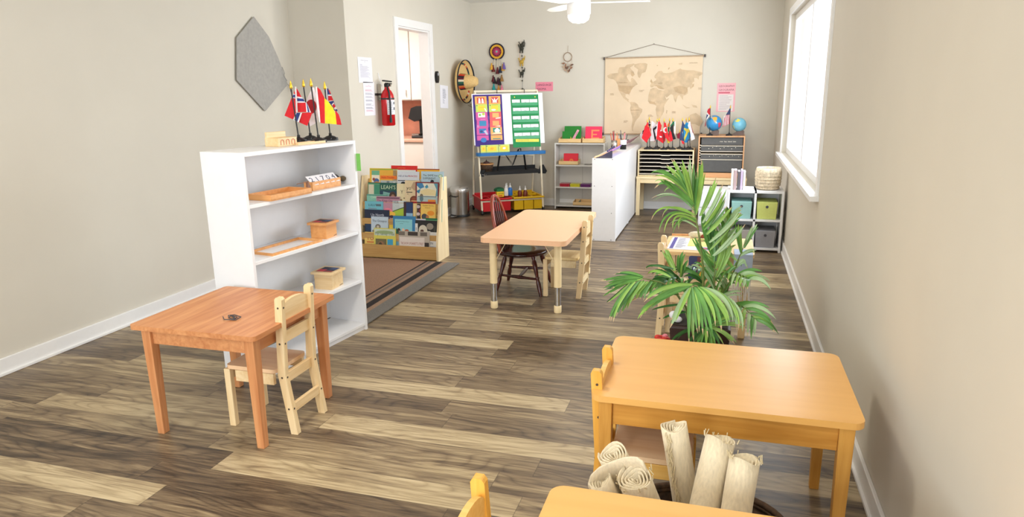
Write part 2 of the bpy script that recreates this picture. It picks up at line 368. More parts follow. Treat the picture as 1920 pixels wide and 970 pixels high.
# ------------------------------------------------------------------ room shell
struct(P().box(((XL+XR)/2-.9, 4, -.02), (7.2, 14.2, .04), FLOOR).build('floor'))
struct(P().box(((XL+XR)/2-.9, 4, ZC+.03), (7.2, 14.2, .06), CEIL).build('ceiling'))
struct(P().box(((XW-.11+XR)/2, YB+.05, ZC/2), (XR-XW+.11, .1, ZC), WALL).build('wall_back'))
DY0, DY1, DZ = 6.345, 7.105, 2.03     # clear doorway
p = P()
p.box((XW-.055, (YW+DY0)/2, ZC/2), (.11, DY0-YW, ZC), WALL); p.box((XW-.055, (YB+DY1)/2, ZC/2), (.11, YB-DY1, ZC), WALL)
p.box((XW-.055, (DY0+DY1)/2, (ZC+DZ)/2), (.11, DY1-DY0, ZC-DZ), WALL)
struct(p.build('wall_left'))
struct(P().box(((XL+XW-.11)/2, YW+.05, ZC/2), (XW-.11-XL, .1, ZC), WALL).build('wall_left_return'))
struct(P().box((XL-.05, (YR+YW)/2+.05, ZC/2), (.1, YW-YR+.1, ZC), WALL).build('wall_left_near'))
# right wall with the back window and an added near one out of view
WIN = ((4.45, 7.35, .78, 2.06), (-1.8, .2, .75, 2.05))
p = P(); ys = [YR]
for y0, y1, z0, z1 in sorted(WIN): ys += [y0, y1]
ys.append(YB)
for i in range(0, len(ys), 2): p.box((XR+.06, (ys[i]+ys[i+1])/2, ZC/2), (.12, ys[i+1]-ys[i], ZC), WALL)
for y0, y1, z0, z1 in WIN:
    p.box((XR+.06, (y0+y1)/2, z0/2), (.12, y1-y0, z0), WALL); p.box((XR+.06, (y0+y1)/2, (z1+ZC)/2), (.12, y1-y0, ZC-z1), WALL)
struct(p.build('wall_right'))
RW = (-3.1, -.7, .75, 2.15)  # rear window added behind the camera to let daylight in
p = P()
p.box(((XL+RW[0])/2, YR-.05, ZC/2), (RW[0]-XL, .1, ZC), WALL); p.box(((XR+RW[1])/2, YR-.05, ZC/2), (XR-RW[1], .1, ZC), WALL)
p.box(((RW[0]+RW[1])/2, YR-.05, RW[2]/2), (RW[1]-RW[0], .1, RW[2]), WALL); p.box(((RW[0]+RW[1])/2, YR-.05, (RW[3]+ZC)/2), (RW[1]-RW[0], .1, ZC-RW[3]), WALL)
struct(p.build('wall_rear'))
def window(n, side, a0, a1, z0, z1):
    o = bpy.data.objects.new('window_%d' % n, None); COL.objects.link(o); o['kind'] = 'structure'
    def B(c0, c1, zz0, zz1, t0, t1, m, pp):
        if side == 'x': pp.box((XR+(t0+t1)/2, (c0+c1)/2, (zz0+zz1)/2), (t1-t0, c1-c0, zz1-zz0), m)
        else: pp.box(((c0+c1)/2, YR-(t0+t1)/2, (zz0+zz1)/2), (c1-c0, t1-t0, zz1-zz0), m)
    f = P(); c = .06
    for q in ((a0-c, a1+c, z1, z1+c), (a0-c, a0, z0, z1), (a1, a1+c, z0, z1)): B(*q, -.014, 0, TRIM, f)
    B(a0-c-.02, a1+c+.02, z0-.03, z0, -.05, .0, TRIM, f)
    for q in ((a0, a1, z1-.05, z1), (a0, a1, z0, z0+.05), (a0, a0+.05, z0+.05, z1-.05), (a1-.05, a1, z0+.05, z1-.05), ((a0+a1)/2-.03, (a0+a1)/2+.03, z0+.05, z1-.05)): B(*q, .04, .09, TRIM, f)
    struct(f.build('window_frame', o)); g = P(); B(a0+.05, a1-.05, z0+.05, z1-.05, .06, .066, GLASS, g); struct(g.build('pane', o))
window(1, 'x', *WIN[0]); window(2, 'x', *WIN[1]); window(3, 'y', *RW)  # near and rear windows are added, both out of view
# doorway casing
p = P(); c = .075
p.box((XW+.009, DY0-c/2, (DZ+c)/2), (.018, c, DZ+c), TRIM); p.box((XW+.009, DY1+c/2, (DZ+c)/2), (.018, c, DZ+c), TRIM)
p.box((XW+.009, (DY0+DY1)/2, DZ+c/2), (.018, DY1-DY0, c), TRIM)
p.box((XW-.055, DY0+.008, DZ/2), (.112, .016, DZ), TRIM); p.box((XW-.055, DY1-.008, DZ/2), (.112, .016, DZ), TRIM); p.box((XW-.055, (DY0+DY1)/2, DZ-.008), (.112, DY1-DY0-.032, .016), TRIM)
struct(p.build('door_1', bevel=.002))
def base(name, x0, y0, x1, y1):
    q = P()
    if abs(x1-x0) > abs(y1-y0):
        q.box(((x0+x1)/2, y0-.007, .045), (abs(x1-x0), .014, .09), TRIM); q.box(((x0+x1)/2, y0-.012, .008), (abs(x1-x0), .024, .016), TRIM)
    else:
        d = -.007 if x0 > 0 else .007
        q.box((x0+d, (y0+y1)/2, .045), (.014, abs(y1-y0), .09), TRIM); q.box((x0+d*1.7, (y0+y1)/2, .008), (.024, abs(y1-y0), .016), TRIM)
    struct(q.build(name, bevel=.003))
base('baseboard_back', XW, YB, XR, YB); base('baseboard_left', XW, YW, XW, DY0-c); base('baseboard_left', XW, DY1+c, XW, YB)
base('baseboard_right', XR, YR, XR, YB); base('baseboard_left_near', XL, YR, XL, YW); base('baseboard_left_return', XL, YW, XW, YW)
# kitchen seen through the doorway
KW = mat('kitchen_paint', (230, 220, 214), .7, var=.01)
struct(P().box((-4.3, YB+.05, ZC/2), (2.3, .1, ZC), KW).build('wall_kitchen_back'))
struct(P().box((-5.35, 6.9, ZC/2), (.1, 3.0, ZC), KW).build('wall_kitchen_left'))
struct(P().box((-4.3, YW+.15, ZC/2), (2.1, .1, ZC), KW).build('wall_kitchen_near'))
struct(P().box((-4.3, YB-.006, 1.1), (2.0, .012, .5), mat('terracotta_backsplash', (186, 122, 98), .5, var=.2, scale=5)).build('wall_kitchen_backsplash'))
t = thing('kitchen_cabinet', 'cream base cabinet run under the kitchen worktop beyond the doorway', 'cabinet', (-4.2, 8.1, 0))
CAB = mat('cream_cabinet', (238, 230, 222), .45, var=.01)
P().box((0, 0, .43), (1.9, .56, .78), CAB).box((0, .02, .02), (1.9, .5, .04), CAB).build('body', t)
for k in range(4):
    d = P().box((-.71+.475*k, -.29, .46), (.46, .02, .7), CAB).build('door', t, bevel=.004); P().tube([(-.55+.475*k, -.315, .7), (-.55+.475*k, -.315, .78)], .006, CHROME).build('handle', d)
tag(P().box((-4.2, 8.09, .84), (1.92, .62, .04), mat('beige_worktop', (222, 178, 154), .3, var=.05, scale=80)).build('worktop', bevel=.01), 'beige kitchen worktop seen through the doorway', 'worktop')
t = thing('wall_cabinet', 'pale cream wall cabinet above the kitchen worktop', 'cabinet', (-4.2, 8.25, 0))
P().box((0, .02, 1.77), (1.9, .3, .92), CAB).build('body', t)
for k in range(4):
    d = P().box((-.7+.47*k, -.14, 1.77), (.46, .02, .9), CAB).build('door', t, bevel=.004); P().tube([(-.53+.47*k, -.16, 1.36), (-.53+.47*k, -.16, 1.44)], .006, CHROME).build('handle', d)
t = thing('coffee_maker', 'black single-serve coffee maker on the kitchen worktop', 'coffee maker', (-3.60, 8.02, .86))
P().box((0, .02, .015), (.15, .2, .03), BLACK).box((.03, .09, .16), (.1, .09, .28), BLACK).build('body', t, bevel=.008)
P().prism([(-.11, .24), (-.07, .36), (.0, .385), (.09, .385), (.09, .24), (-.03, .2)], -.09, .12, BLACK, frame((0, .05, 0), (1, 0, 0), (0, 0, 1))).build('head', t, bevel=.01)
P().box((-.03, -.01, .045), (.09, .11, .015), STEEL).build('drip_tray', t)

# ------------------------------------------------------------------ rug
p = P(); x0, x1, y0, y1 = -1.43, 0, .78, 2.42
p.box(((x0+x1)/2, (y0+y1)/2, .006), (x1-x0, y1-y0, .010), rug_mat())
o = p.build('rug', bevel=.003); o.location = (-2.072, 2.88, 0)
tag(o, 'brown low-pile rug with black and grey striped border in the reading corner', 'rug')

# ------------------------------------------------------------------ left white shelf unit
def dirv(a): return Vector((math.cos(a), math.sin(a), 0))
SH_RZ = D(-8.24)                                   # local +y runs away from the camera, front faces +x
SH = thing('bookshelf', 'white open bookshelf with the mini flags on top, at the left', 'bookshelf', (-2.032, 3.625, 0), SH_RZ)
L_, DP, HH = .86, .27, 1.146
Wt = WHITE
P().box((-DP/2, -.009, HH/2), (DP, .018, HH), Wt).build('side_panel', SH, bevel=.0015)
P().box((-DP/2, -L_+.009, HH/2), (DP, .018, HH), Wt).build('side_panel', SH, bevel=.0015)
P().box((-DP+.003, -L_/2, HH/2+.02), (.006, L_-.036, HH-.06), Wt).build('back_panel', SH)
P().box((-DP/2+.001, -L_/2, HH-.01), (DP+.002, L_-.037, .02), Wt).build('top', SH, bevel=.0015)
for z in (.895, .615, .318, .045): P().box((-DP/2+.001, -L_/2, z-.009), (DP-.012, L_-.037, .018), Wt).build('shelf', SH, bevel=.0015)
P().box((-.02, -L_/2, .0175), (.012, L_-.037, .035), Wt).build('plinth', SH)
P().box((.002, .0006, 1.02), (.05, .001, .1), flat((120, 190, 90))).build('green_sticker', SH)['label'] = 'green sticker on the outer side of the panel'
def shp(x, y, z):
    """a point in the shelf unit's own axes, in world space"""
    return Matrix.Translation((-2.032, 3.625, 0)) @ Matrix.Rotation(SH_RZ, 4, 'Z') @ Vector((x, y, z))
ZT = HH+.0005
# --- desk flags
FC = {'red': (214, 20, 34), 'blue': (40, 60, 130), 'white': (240, 232, 236), 'yellow': (250, 220, 40), 'black': (22, 20, 24), 'green': (20, 110, 70), 'maroon': (140, 30, 50), 'sky': (40, 150, 210), 'navy': (44, 54, 92), 'dred': (176, 24, 40), 'orange': (236, 130, 50), 'gyellow': (236, 214, 80), 'grey': (200, 200, 205)}
FM = {k: mat('flag_cloth_'+k, v, .8, var=.08, scale=40, sheen=.3) for k, v in FC.items()}
def desk_flag(label, base_xy, z0, h, sc, group, Y, polys, tr, lean=(0, 0), gold=True):
    """base + pole + finial; the cloth is laid out in the plane y = Y at its own depth"""
    x, y = base_xy; t = thing('desk_flag', label, 'flag', (x, y, z0), 0, group)
    b = P().lathe([(.034*sc, 0), (.034*sc, .006*sc), (.026*sc, .013*sc), (.018*sc, .018*sc), (.007*sc, .021*sc), (.006*sc, .032*sc)], BLACK, 12)
    for k in range(6):
        a = k*PI/3; b.box((.026*sc*math.cos(a), .026*sc*math.sin(a), .006*sc), (.014*sc, .014*sc, .011*sc), BLACK)
    b.build('base', t)
    top = Vector((lean[0], lean[1], h))
    P().tube([(0, 0, .01), tuple(top)], .0028*sc+.0006, BLACK, 6).build('pole', t)
    P().lathe([(.001, 0), (.006*sc, .004), (.007*sc, .01), (.0045*sc, .02*sc+.004), (.0005, .034*sc+.004)], GOLD, 8, T(*top)).build('finial', t)
    c_ = P()
    for i, (m, pts) in enumerate(polys):
        vs = []; n = len(pts)
        for (a, b_) in pts:
            px, py = tr(a, b_); yy = Y-.0018*i+.0012*math.sin(px*.35); q = at(px, py, 1, yy); vs.append((q.x-x, q.y-y, q.z-z0))
        bk = [(u[0], u[1]+.0011, u[2]) for u in vs]
        c_.add(vs+bk, [tuple(range(n))[::-1], tuple(range(n, 2*n))]+[(k, (k+1) % n, n+(k+1) % n, n+k) for k in range(n)], FM[m])
    c_.build('flag', t)
    return t
tl = lambda a, b: (505+a/6.69, 140+b/6.69)
G1 = 'mini flags on the left bookshelf'
desk_flag('red mini flag with blue and white cross, leftmost on the white bookshelf', (at(561, 267, 2, ZT).x, at(561, 267, 2, ZT).y), ZT, .29, 1.3, G1, 3.49,
    [('red', [(310, 200), (340, 300), (335, 480), (295, 562), (190, 515), (275, 300), (305, 240)]),
     ('red', [(340, 170), (375, 225), (405, 285), (470, 380), (510, 470), (345, 472), (335, 300)]),
     ('red', [(365, 595), (400, 480), (540, 475), (475, 643)]),
     ('white', [(340, 272), (412, 285), (450, 350), (345, 355)]), ('blue', [(342, 295), (425, 303), (443, 337), (345, 332)]),
     ('white', [(455, 345), (475, 365), (520, 475), (465, 472)]), ('blue', [(465, 352), (475, 370), (505, 470), (482, 472)]),
     ('white', [(335, 478), (410, 480), (370, 600), (300, 570)]), ('blue', [(340, 480), (390, 480), (348, 590), (315, 570)]),
     ('white', [(290, 290), (300, 240), (325, 245), (325, 300)]), ('blue', [(288, 282), (302, 250), (323, 253), (322, 290)]),
     ('white', [(320, 150), (336, 150), (356, 470), (334, 470)])], tl, lean=(-.022, 0))
desk_flag('white mini flag with a red disc on the bookshelf', (at(588, 262, 2, ZT).x, at(588, 262, 2, ZT).y-.03), ZT, .30, 1.3, G1, 3.62,
    [('white', [(545, 160), (560, 160), (590, 260), (612, 470), (600, 600), (480, 665), (540, 480), (455, 340), (500, 240)]),
     ('dred', [(455+68+68*math.cos(k*PI/10), 402+90*math.sin(k*PI/10)) for k in range(20)])], tl, lean=(-.018, 0))
desk_flag('red and yellow striped mini flag on the bookshelf', (at(598, 267, 2, ZT).x, at(598, 267, 2, ZT).y), ZT, .30, 1.3, G1, 3.47,
    [('red', [(597, 155), (640, 190), (680, 270), (695, 300), (695, 615), (640, 605), (605, 300)]),
     ('yellow', [(692, 295), (740, 340), (800, 420), (830, 500), (850, 625), (700, 612)]),
     ('red', [(825, 445), (870, 500), (890, 560), (905, 632), (845, 628)]),
     ('white', [(580, 150), (597, 150), (632, 470), (640, 600), (628, 600), (602, 460)])], tl, lean=(-.02, 0))
desk_flag('mini flag with red, white and navy crosses, rightmost on the bookshelf', (at(620, 263, 2, ZT).x, at(620, 263, 2, ZT).y), ZT, .285, 1.3, G1, 3.68,
    [('blue', [(700, 190), (735, 170), (770, 240), (800, 320), (855, 450), (840, 470), (760, 400), (705, 320)]),
     ('white', [(735, 250), (775, 250), (800, 330), (735, 340)]), ('red', [(738, 268), (780, 268), (802, 322), (738, 328)]),
     ('white', [(780, 375), (805, 350), (850, 430), (820, 440)]), ('red', [(790, 385), (812, 365), (832, 400), (808, 420)]), ('red', [(740, 190), (752, 190), (772, 240), (760, 240)]),
     ('white', [(708, 150), (718, 150), (735, 345), (722, 345)])], tl, lean=(-.012, 0))
# --- small items on the shelf unit
def open_box(name, label, cat, loc, rz, size, m, th=.008, group=None, front=None, taper=None):
    t = thing(name, label, cat, loc, rz, group); a, b, h = size; f = front if front is not None else h
    q = P().box((0, 0, th/2), (a, b, th), m)
    q.box((0, -b/2+th/2, f/2), (a, th, f), m); q.box((0, b/2-th/2, h/2), (a, th, h), m)
    for s_ in (-1, 1):
        q.prism([(-b/2+th, th*.5), (b/2-th, th*.5), (b/2-th, h), (-b/2+th, f)], -th/2, th/2, m, frame((s_*(a/2-th/2), 0, 0), (0, 1, 0), (0, 0, 1)))
    q.build('tray', t, bevel=.001)
    return t
q = shp(-.13, -.455, ZT); t = thing('letter_box', 'pale wooden box with three arch outlines on the front', 'box', q, SH_RZ+D(90))
p = P().box((0, 0, .022), (.14, .09, .044), PALE); p.box((0, .035, .058), (.14, .012, .03), PALE)
p.build('body', t, bevel=.002)
for k in range(3): P().tube([(-.04+.04*k-.011, -.0465, .008)]+[(-.04+.04*k-.011*math.cos(a*PI/6), -.0465, .024+.011*math.sin(a*PI/6)) for a in range(7)]+[(-.04+.04*k+.011, -.0465, .008)], .0016, flat((200, 110, 90)), 5).build('arch_outline', t)
tag(P().box((0, 0, .018), (.05, .03, .036), flat((150, 190, 140))).box((.015, 0, .044), (.016, .03, .016), flat((150, 190, 140))).build('green_block', bevel=.003), 'pale green block on top of the white bookshelf beside the arch box', 'toy block')
bpy.data.objects['green_block'].location = shp(-.235, -.42, ZT)
bpy.data.objects['green_block'].rotation_euler = (0, 0, SH_RZ)
q = shp(-.08, -.3, ZT); t = thing('wooden_tray', 'flat pale wooden tray lying in front of the mini flags', 'tray', q, SH_RZ+D(85))
P().box((0, 0, .004), (.2, .05, .008), PALE).box((0, .022, .008), (.2, .004, .008), PALE).box((0, -.022, .008), (.2, .004, .008), PALE).build('tray', t)
# number card box with tortoise
q = shp(-.07, -.225, .896); t = thing('card_box', 'long beech box holding numeral cards on the second shelf', 'card box', q, SH_RZ+D(90))
P().box((0, 0, .004), (.24, .06, .008), OAKBOX).box((0, -.027, .026), (.24, .006, .044), OAKBOX).box((0, .027, .026), (.24, .006, .044), OAKBOX).box((.117, 0, .026), (.006, .05, .044), OAKBOX).box((-.117, 0, .026), (.006, .05, .044), OAKBOX).build('box', t, bevel=.001)
for k, s_ in enumerate(('2', '1', '7', '0', '4')):
    Mx = Matrix.Translation(q+Vector((0, 0, .052))) @ Matrix.Rotation(SH_RZ+D(90), 4, 'Z') @ T(-.09+.045*k, -.004, 0) @ Matrix.Rotation(D(-10), 4, 'Z') @ Matrix.Rotation(D(38), 4, 'X')
    o = P().box((0, 0, 0), (.044, .07, .0025), PAPER).text(s_, .05, flat((40, 50, 90)), T(-.013, -.012, .0015)).build('number_card')
    o.matrix_world = Mx; tag(o, {'2': 'white numeral card at the left end of the card box', '1': 'white card with a 1 in the card box', '7': 'white card in the middle of the card box', '0': 'white card with a blue 0 in the card box', '4': 'white card with a dark 4 in the card box'}[s_], 'card', 'numeral cards in the box')
q = shp(-.12, -.1, .896); t = thing('tortoise_figurine', 'black tortoise figurine behind the numeral card box', 'figurine', q, SH_RZ+D(60))
P().ball((0, 0, .035), .05, BLACK, 16, 8, (1.15, .85, .62)).build('shell', t)
P().ball((.075, 0, .03), .016, mat('olive_brown', (92, 78, 54), .6), sc=(1.3, 1, 1)).tube([(.045, 0, .025), (.07, 0, .03)], .009, BLACK).build('head', t)
for sx in (-1, 1):
    for sy in (-1, 1): P().ball((.035*sx, .033*sy, .012), .013, BLACK, 10, 6).build('leg', t)
q = shp(-.07, -.56, .896); t = thing('wooden_tray', 'low beech tray at the near end of the second shelf', 'tray', q, SH_RZ+D(90))
P().box((0, 0, .004), (.3, .16, .008), OAKBOX).box((0, -.076, .016), (.3, .008, .026), OAKBOX).box((0, .076, .016), (.3, .008, .026), OAKBOX).box((.146, 0, .016), (.008, .144, .026), OAKBOX).box((-.146, 0, .016), (.008, .144, .026), OAKBOX).build('tray', t, bevel=.001)
q = shp(-.03, -.39, .896); t = thing('bird_figurine', 'tiny brown long-beaked figurine standing before the numeral cards', 'figurine', q, SH_RZ+D(90))
BRN = mat('brown_toy', (134, 96, 78), .6)
P().box((0, 0, .02), (.022, .016, .04), BRN).box((-.004, 0, .045), (.014, .014, .02), BRN).build('body', t, bevel=.003)
P().bar((0, 0, .057), (-.085, 0, .055), .006, .003, BRN).bar((-.01, 0, .012), (-.05, 0, .002), .005, .003, BRN).build('beak', t)
def cube_box(z, u, x, m, label, s_=1.):
    q = shp(x, u, z+.0005); t = thing('cube_box', label, 'box', q, SH_RZ+D(8))
    h = .085*s_
    P().box((0, 0, h/2), (.1*s_, .11*s_, h), m).box((0, 0, .008), (.085*s_, .115*s_, .012), m).build('body', t, bevel=.0015)
    l_ = P().box((0, 0, h+.008), (.125*s_, .135*s_, .014), m).build('lid', t, bevel=.0015)
    w2 = .045*s_
    P().art(frame((-w2, -w2, h+.0155), (1, 0, 0), (0, 1, 0)), 2*w2, 2*w2, [('r', 0, 0, 1, 1, (42, 46, 66)), ('r', 0, 0, .48, .48, (200, 60, 70)), ('r', .55, .52, 1, 1, (60, 80, 120)), ('r', .55, 0, 1, .25, (150, 60, 60))], .0004).build('coloured_squares', l_)
    P().bar((.0505*s_, .02, .014), (.0505*s_, .05*s_, .018), .0015, .0025, INK).build('stamp', t)
cube_box(.606, -.225, -.09, OAKBOX, 'orange-brown wooden box with coloured square lid on the third shelf')
cube_box(.309, -.215, -.09, PALE, 'pale wooden box with coloured square lid on the fourth shelf', 1.12)
q = shp(-.1, -.52, .606); t = thing('wooden_tray', 'long low beech tray on the third shelf of the white bookshelf', 'tray', q, SH_RZ+D(90))
P().box((0, 0, .004), (.38, .17, .008), OAKBOX).box((0, -.08, .012), (.38, .01, .02), OAKBOX).box((0, .08, .012), (.38, .01, .02), OAKBOX).box((.185, 0, .012), (.01, .15, .02), OAKBOX).box((-.185, 0, .012), (.01, .15, .02), OAKBOX).build('tray', t, bevel=.001)
# grey cloth on the near left wall
CL = mat('grey_cloth', (168, 164, 158), .95, var=.08, scale=40, bump=.4)
t = thing('hanging_cloth', 'grey diamond-shaped cloth with tasselled corner on the left wall', 'cloth', (XL+.012, 4.93, 1.58))
pts = [(-.33, -.06), (-.02, -.3), (.32, -.09), (.22, .12), (.12, .28), (-.05, .42), (-.28, .25)]
P().prism(pts, 0, .006, CL, frame((0, 0, 0), (0, 1, 0), (0, 0, 1))).build('cloth', t, bevel=.002)
P().tube([(.006, .32, -.09), (.008, .345, -.11), (.008, .35, -.15)], .004, CL).tube([(.006, .26, .05), (.008, .285, 0), (.008, .27, -.02), (.008, .31, -.06)], .003, CL).build('tassel', t)

# ------------------------------------------------------------------ picture-book display
BX0, BX1 = -3.028, -2.269; BW = BX1-BX0; BF = 5.325
t = BC = thing('book_display', 'birch tiered display rack full of picture books below the wall papers', 'book rack', ((BX0+BX1)/2, BF, 0))
prof = [(0, 0), (.245, 0), (.25, .70), (.15, .705), (.012, .2), (0, .13)]
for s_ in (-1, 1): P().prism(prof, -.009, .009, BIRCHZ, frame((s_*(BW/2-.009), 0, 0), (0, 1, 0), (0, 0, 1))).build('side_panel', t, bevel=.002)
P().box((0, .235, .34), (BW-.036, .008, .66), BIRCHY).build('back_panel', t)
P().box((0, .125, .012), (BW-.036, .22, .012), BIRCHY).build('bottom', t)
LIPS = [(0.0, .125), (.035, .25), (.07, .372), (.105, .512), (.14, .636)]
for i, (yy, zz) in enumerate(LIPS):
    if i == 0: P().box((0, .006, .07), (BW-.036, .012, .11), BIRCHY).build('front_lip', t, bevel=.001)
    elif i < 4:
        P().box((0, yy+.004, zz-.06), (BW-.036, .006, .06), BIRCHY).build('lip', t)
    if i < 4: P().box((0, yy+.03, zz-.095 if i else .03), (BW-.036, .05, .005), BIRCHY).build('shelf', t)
def book(tier, layer, px0, py0, px1, cover, art, label, cat='book', spine=None):
    yy, zz = LIPS[tier]; Y = BF+yy+.026-.008*layer
    a = at(px0, py0, 1, Y); b = at(px1, py0, 1, Y)
    zb = zz-.045 if tier else .02
    h = (a.z+b.z)/2-zb; w_ = b.x-a.x
    t = thing('picture_book', label, cat, ((a.x+b.x)/2, Y, zb), 0, 'picture books in the display rack')
    R = Matrix.Rotation(D(-7), 4, 'X')
    c = flat(cover, .45, 'cover')
    p = P(); th = .006
    p.box((0, 0, h/2), (w_, .0012, h), c, R).box((0, th, h/2), (w_, .0012, h), c, R).box((-w_/2+.0006, .003, h/2), (.0012, .006, h), c, R)
    p.box((.001, .003, h/2), (w_-.006, .0046, h-.006), PAPER, R)
    p.build('cover', t)
    P().art(R @ frame((-w_/2, -.0007, 0), (1, 0, 0), (0, 0, 1)), w_, h, art, .0003).build('cover_art', t)
    return t
K = (26, 26, 34)
SK = (236, 200, 170)
# tier 4 (top row)
book(4, 0, 691, 316, 745, (236, 190, 60), [('r', .02, .9, .98, .97, (150, 180, 60))], 'yellow picture book at the back of the top row, left end')
book(4, 1, 694, 319, 743, (232, 176, 60), [('r', .02, .0, .32, .96, (238, 226, 206)), ('r', .02, .72, .32, .96, (110, 176, 140)), ('c', .2, .42, .11, .13, (70, 100, 150)), ('c', .22, .28, .12, .1, (226, 140, 50)), ('c', .1, .5, .05, .08, (150, 70, 50)), ('r', .36, .52, .98, .7, (240, 120, 30)), ('t', 'Hello Trouble', .4, .56, .13, .55, (160, 30, 20)), ('r', .36, 0, .98, .45, (176, 184, 182)), ('r', .6, 0, .7, .42, (120, 128, 130)), ('r', .85, .1, .92, .38, (226, 222, 214)), ('t', 'SML', .4, .2, .2, .2, (236, 236, 230))], 'yellow book with orange title band, top row at the left')
book(4, 0, 731, 311, 780, (222, 30, 24), [('t', 'JUNGLE TALE', .25, .88, .06, .5, (250, 150, 60)), ('r', .06, 0, .94, .8, (236, 232, 220))], 'red book rising highest behind the top row')
book(4, 1, 735, 319, 777, (222, 228, 222), [('t', '— BIG —', .2, .85, .1, .7, (40, 60, 50))], 'white book just in front of the red one, top row')
book(4, 2, 743, 322, 784, (214, 218, 226), [('t', 'Hill of the', .06, .7, .15, .42, (30, 40, 110)), ('t', 'PRINCESS', .5, .7, .14, .42, (190, 30, 60)), ('r', .03, .48, .97, .52, K), ('r', .03, .0, .97, .45, (200, 204, 208)), ('c', .28, .3, .12, .14, K), ('c', .7, .36, .22, .04, K), ('r', .1, 0, .5, .2, (70, 74, 80))], 'pale grey book with a red and blue title, top row centre')
book(4, 0, 780, 317, 822, (246, 180, 40), [('r', 0, .95, 1, 1, (150, 60, 40)), ('t', 'S', .04, .66, .2, .12, (120, 50, 20)), ('t', 'sun', .3, .86, .07, .3, (220, 120, 20)), ('r', .02, 0, .2, .5, (210, 200, 180))], 'orange-yellow book behind the pale blue one, top row right')
book(4, 1, 788, 322, 830, (184, 210, 224), [('t', 'The SAME but', .08, .74, .15, .66, K), ('t', 'DIFFERENT', .08, .58, .15, .66, K), ('c', .86, .76, .1, .1, (150, 190, 160)), ('c', .86, .76, .06, .06, (214, 226, 210)), ('r', .02, .0, .98, .34, (226, 204, 170)), ('c', .5, .46, .08, .1, (26, 30, 50)), ('c', .44, .4, .04, .05, (26, 30, 50)), ('c', .84, .26, .05, .1, (40, 50, 70))], 'pale blue book with a black two-line title, top row right')
# tier 3
book(3, 0, 688, 343, 743, (24, 88, 74), [('r', .0, 0, .4, .96, (90, 150, 110)), ('r', .02, .06, .2, .9, (214, 206, 180)), ('p', [(.2, .05), (.36, .05), (.4, .9), (.22, .9)], (60, 140, 110)), ('r', .4, 0, .98, .62, (20, 60, 84)), ('p', [(.48, 0), (.98, .0), (.98, .36), (.8, .5), (.52, .58)], (120, 168, 160)), ('c', .84, .34, .12, .24, (70, 44, 34)), ('c', .85, .3, .07, .15, (160, 116, 92)), ('r', .74, 0, .95, .12, (40, 30, 26)), ('t', 'LEAH\'S', .44, .7, .26, .54, (206, 226, 190))], 'dark green and teal book with a big pale title, second row left')
book(3, 1, 742, 345, 770, (232, 218, 176), [('t', 'Y Y', .25, .52, .24, .6, K), ('c', .3, .2, .06, .04, (150, 110, 60)), ('c', .7, .12, .08, .04, (150, 110, 60)), ('c', .5, .3, .05, .03, (120, 100, 60))], 'cream book with a large Y, second row middle')
book(3, 2, 757, 339, 785, (226, 204, 164), [('t', 'yo', .1, .62, .22, .35, K), ('r', .1, .5, .5, .53, K), ('p', [(.4, .72), (.6, .6), (.98, .55), (.98, .85), (.6, .96), (.5, .85)], (190, 160, 128)), ('c', .62, .2, .28, .17, (120, 56, 30)), ('c', .62, .2, .15, .1, (150, 76, 40)), ('t', 'by', .15, .42, .08, .3, (90, 60, 40))], 'tan book with a brown round figure, second row middle')
book(3, 3, 777, 342, 821, (132, 40, 44), [('r', .06, .05, .95, .95, (226, 224, 206)), ('p', [(.06, .95), (.3, .95), (.38, .78), (.2, .7), (.06, .84)], (60, 130, 180)), ('p', [(.06, .62), (.22, .7), (.16, .5), (.06, .56)], (50, 130, 170)), ('p', [(.4, .8), (.5, .9), (.56, .78), (.46, .72)], (70, 150, 180)), ('p', [(.2, .62), (.5, .72), (.85, .66), (.9, .42), (.4, .44), (.22, .5)], (232, 214, 160)), ('p', [(.78, .95), (.95, .95), (.95, .4), (.86, .4), (.9, .7)], (90, 150, 170)), ('r', .06, .05, .95, .36, (176, 196, 196)), ('r', .1, .36, .9, .39, (70, 96, 116)), ('c', .26, .4, .07, .09, (120, 110, 90)), ('c', .26, .28, .08, .12, (90, 120, 130)), ('r', .54, .07, .86, .25, (232, 140, 50)), ('t', 'moon', .58, .12, .1, .24, (150, 70, 20))], 'maroon-framed book with a blue and cream painting, second row right')
# tier 2
book(2, 0, 685, 365, 722, (130, 190, 170), [('t', 'OAK', .2, .84, .13, .5, (206, 230, 200)), ('r', .0, .95, 1, .98, (60, 120, 110))], 'teal green book at the back of the third row, left end')
book(2, 1, 703, 369, 747, (188, 136, 156), [('r', .02, .9, .98, .97, (120, 80, 100)), ('t', 'The Kings Choosing', .04, .78, .12, .9, (70, 40, 70)), ('c', .5, .36, .2, .15, (240, 130, 150)), ('c', .6, .26, .22, .12, (244, 190, 70)), ('c', .66, .16, .1, .06, (60, 40, 50)), ('r', .4, 0, .98, .06, (120, 70, 50))], 'mauve pink book with a pink and yellow figure, third row left')
book(2, 2, 682, 378, 716, (110, 184, 200), [('r', .0, 0, 1, .3, (60, 150, 170)), ('t', 'LULU\'S', .2, .74, .17, .5, (20, 34, 60)), ('t', 'adventure', .2, .58, .12, .55, (150, 40, 80)), ('r', .62, .74, .9, .86, (90, 110, 120)), ('p', [(.45, .3), (.95, .5), (.98, .42), (.6, .25)], (230, 236, 236)), ('c', .25, .36, .08, .08, (150, 40, 40)), ('p', [(.5, .2), (.98, .34), (.98, .28), (.6, .12)], (20, 60, 90))], 'light blue book with a dark name title, third row left front')
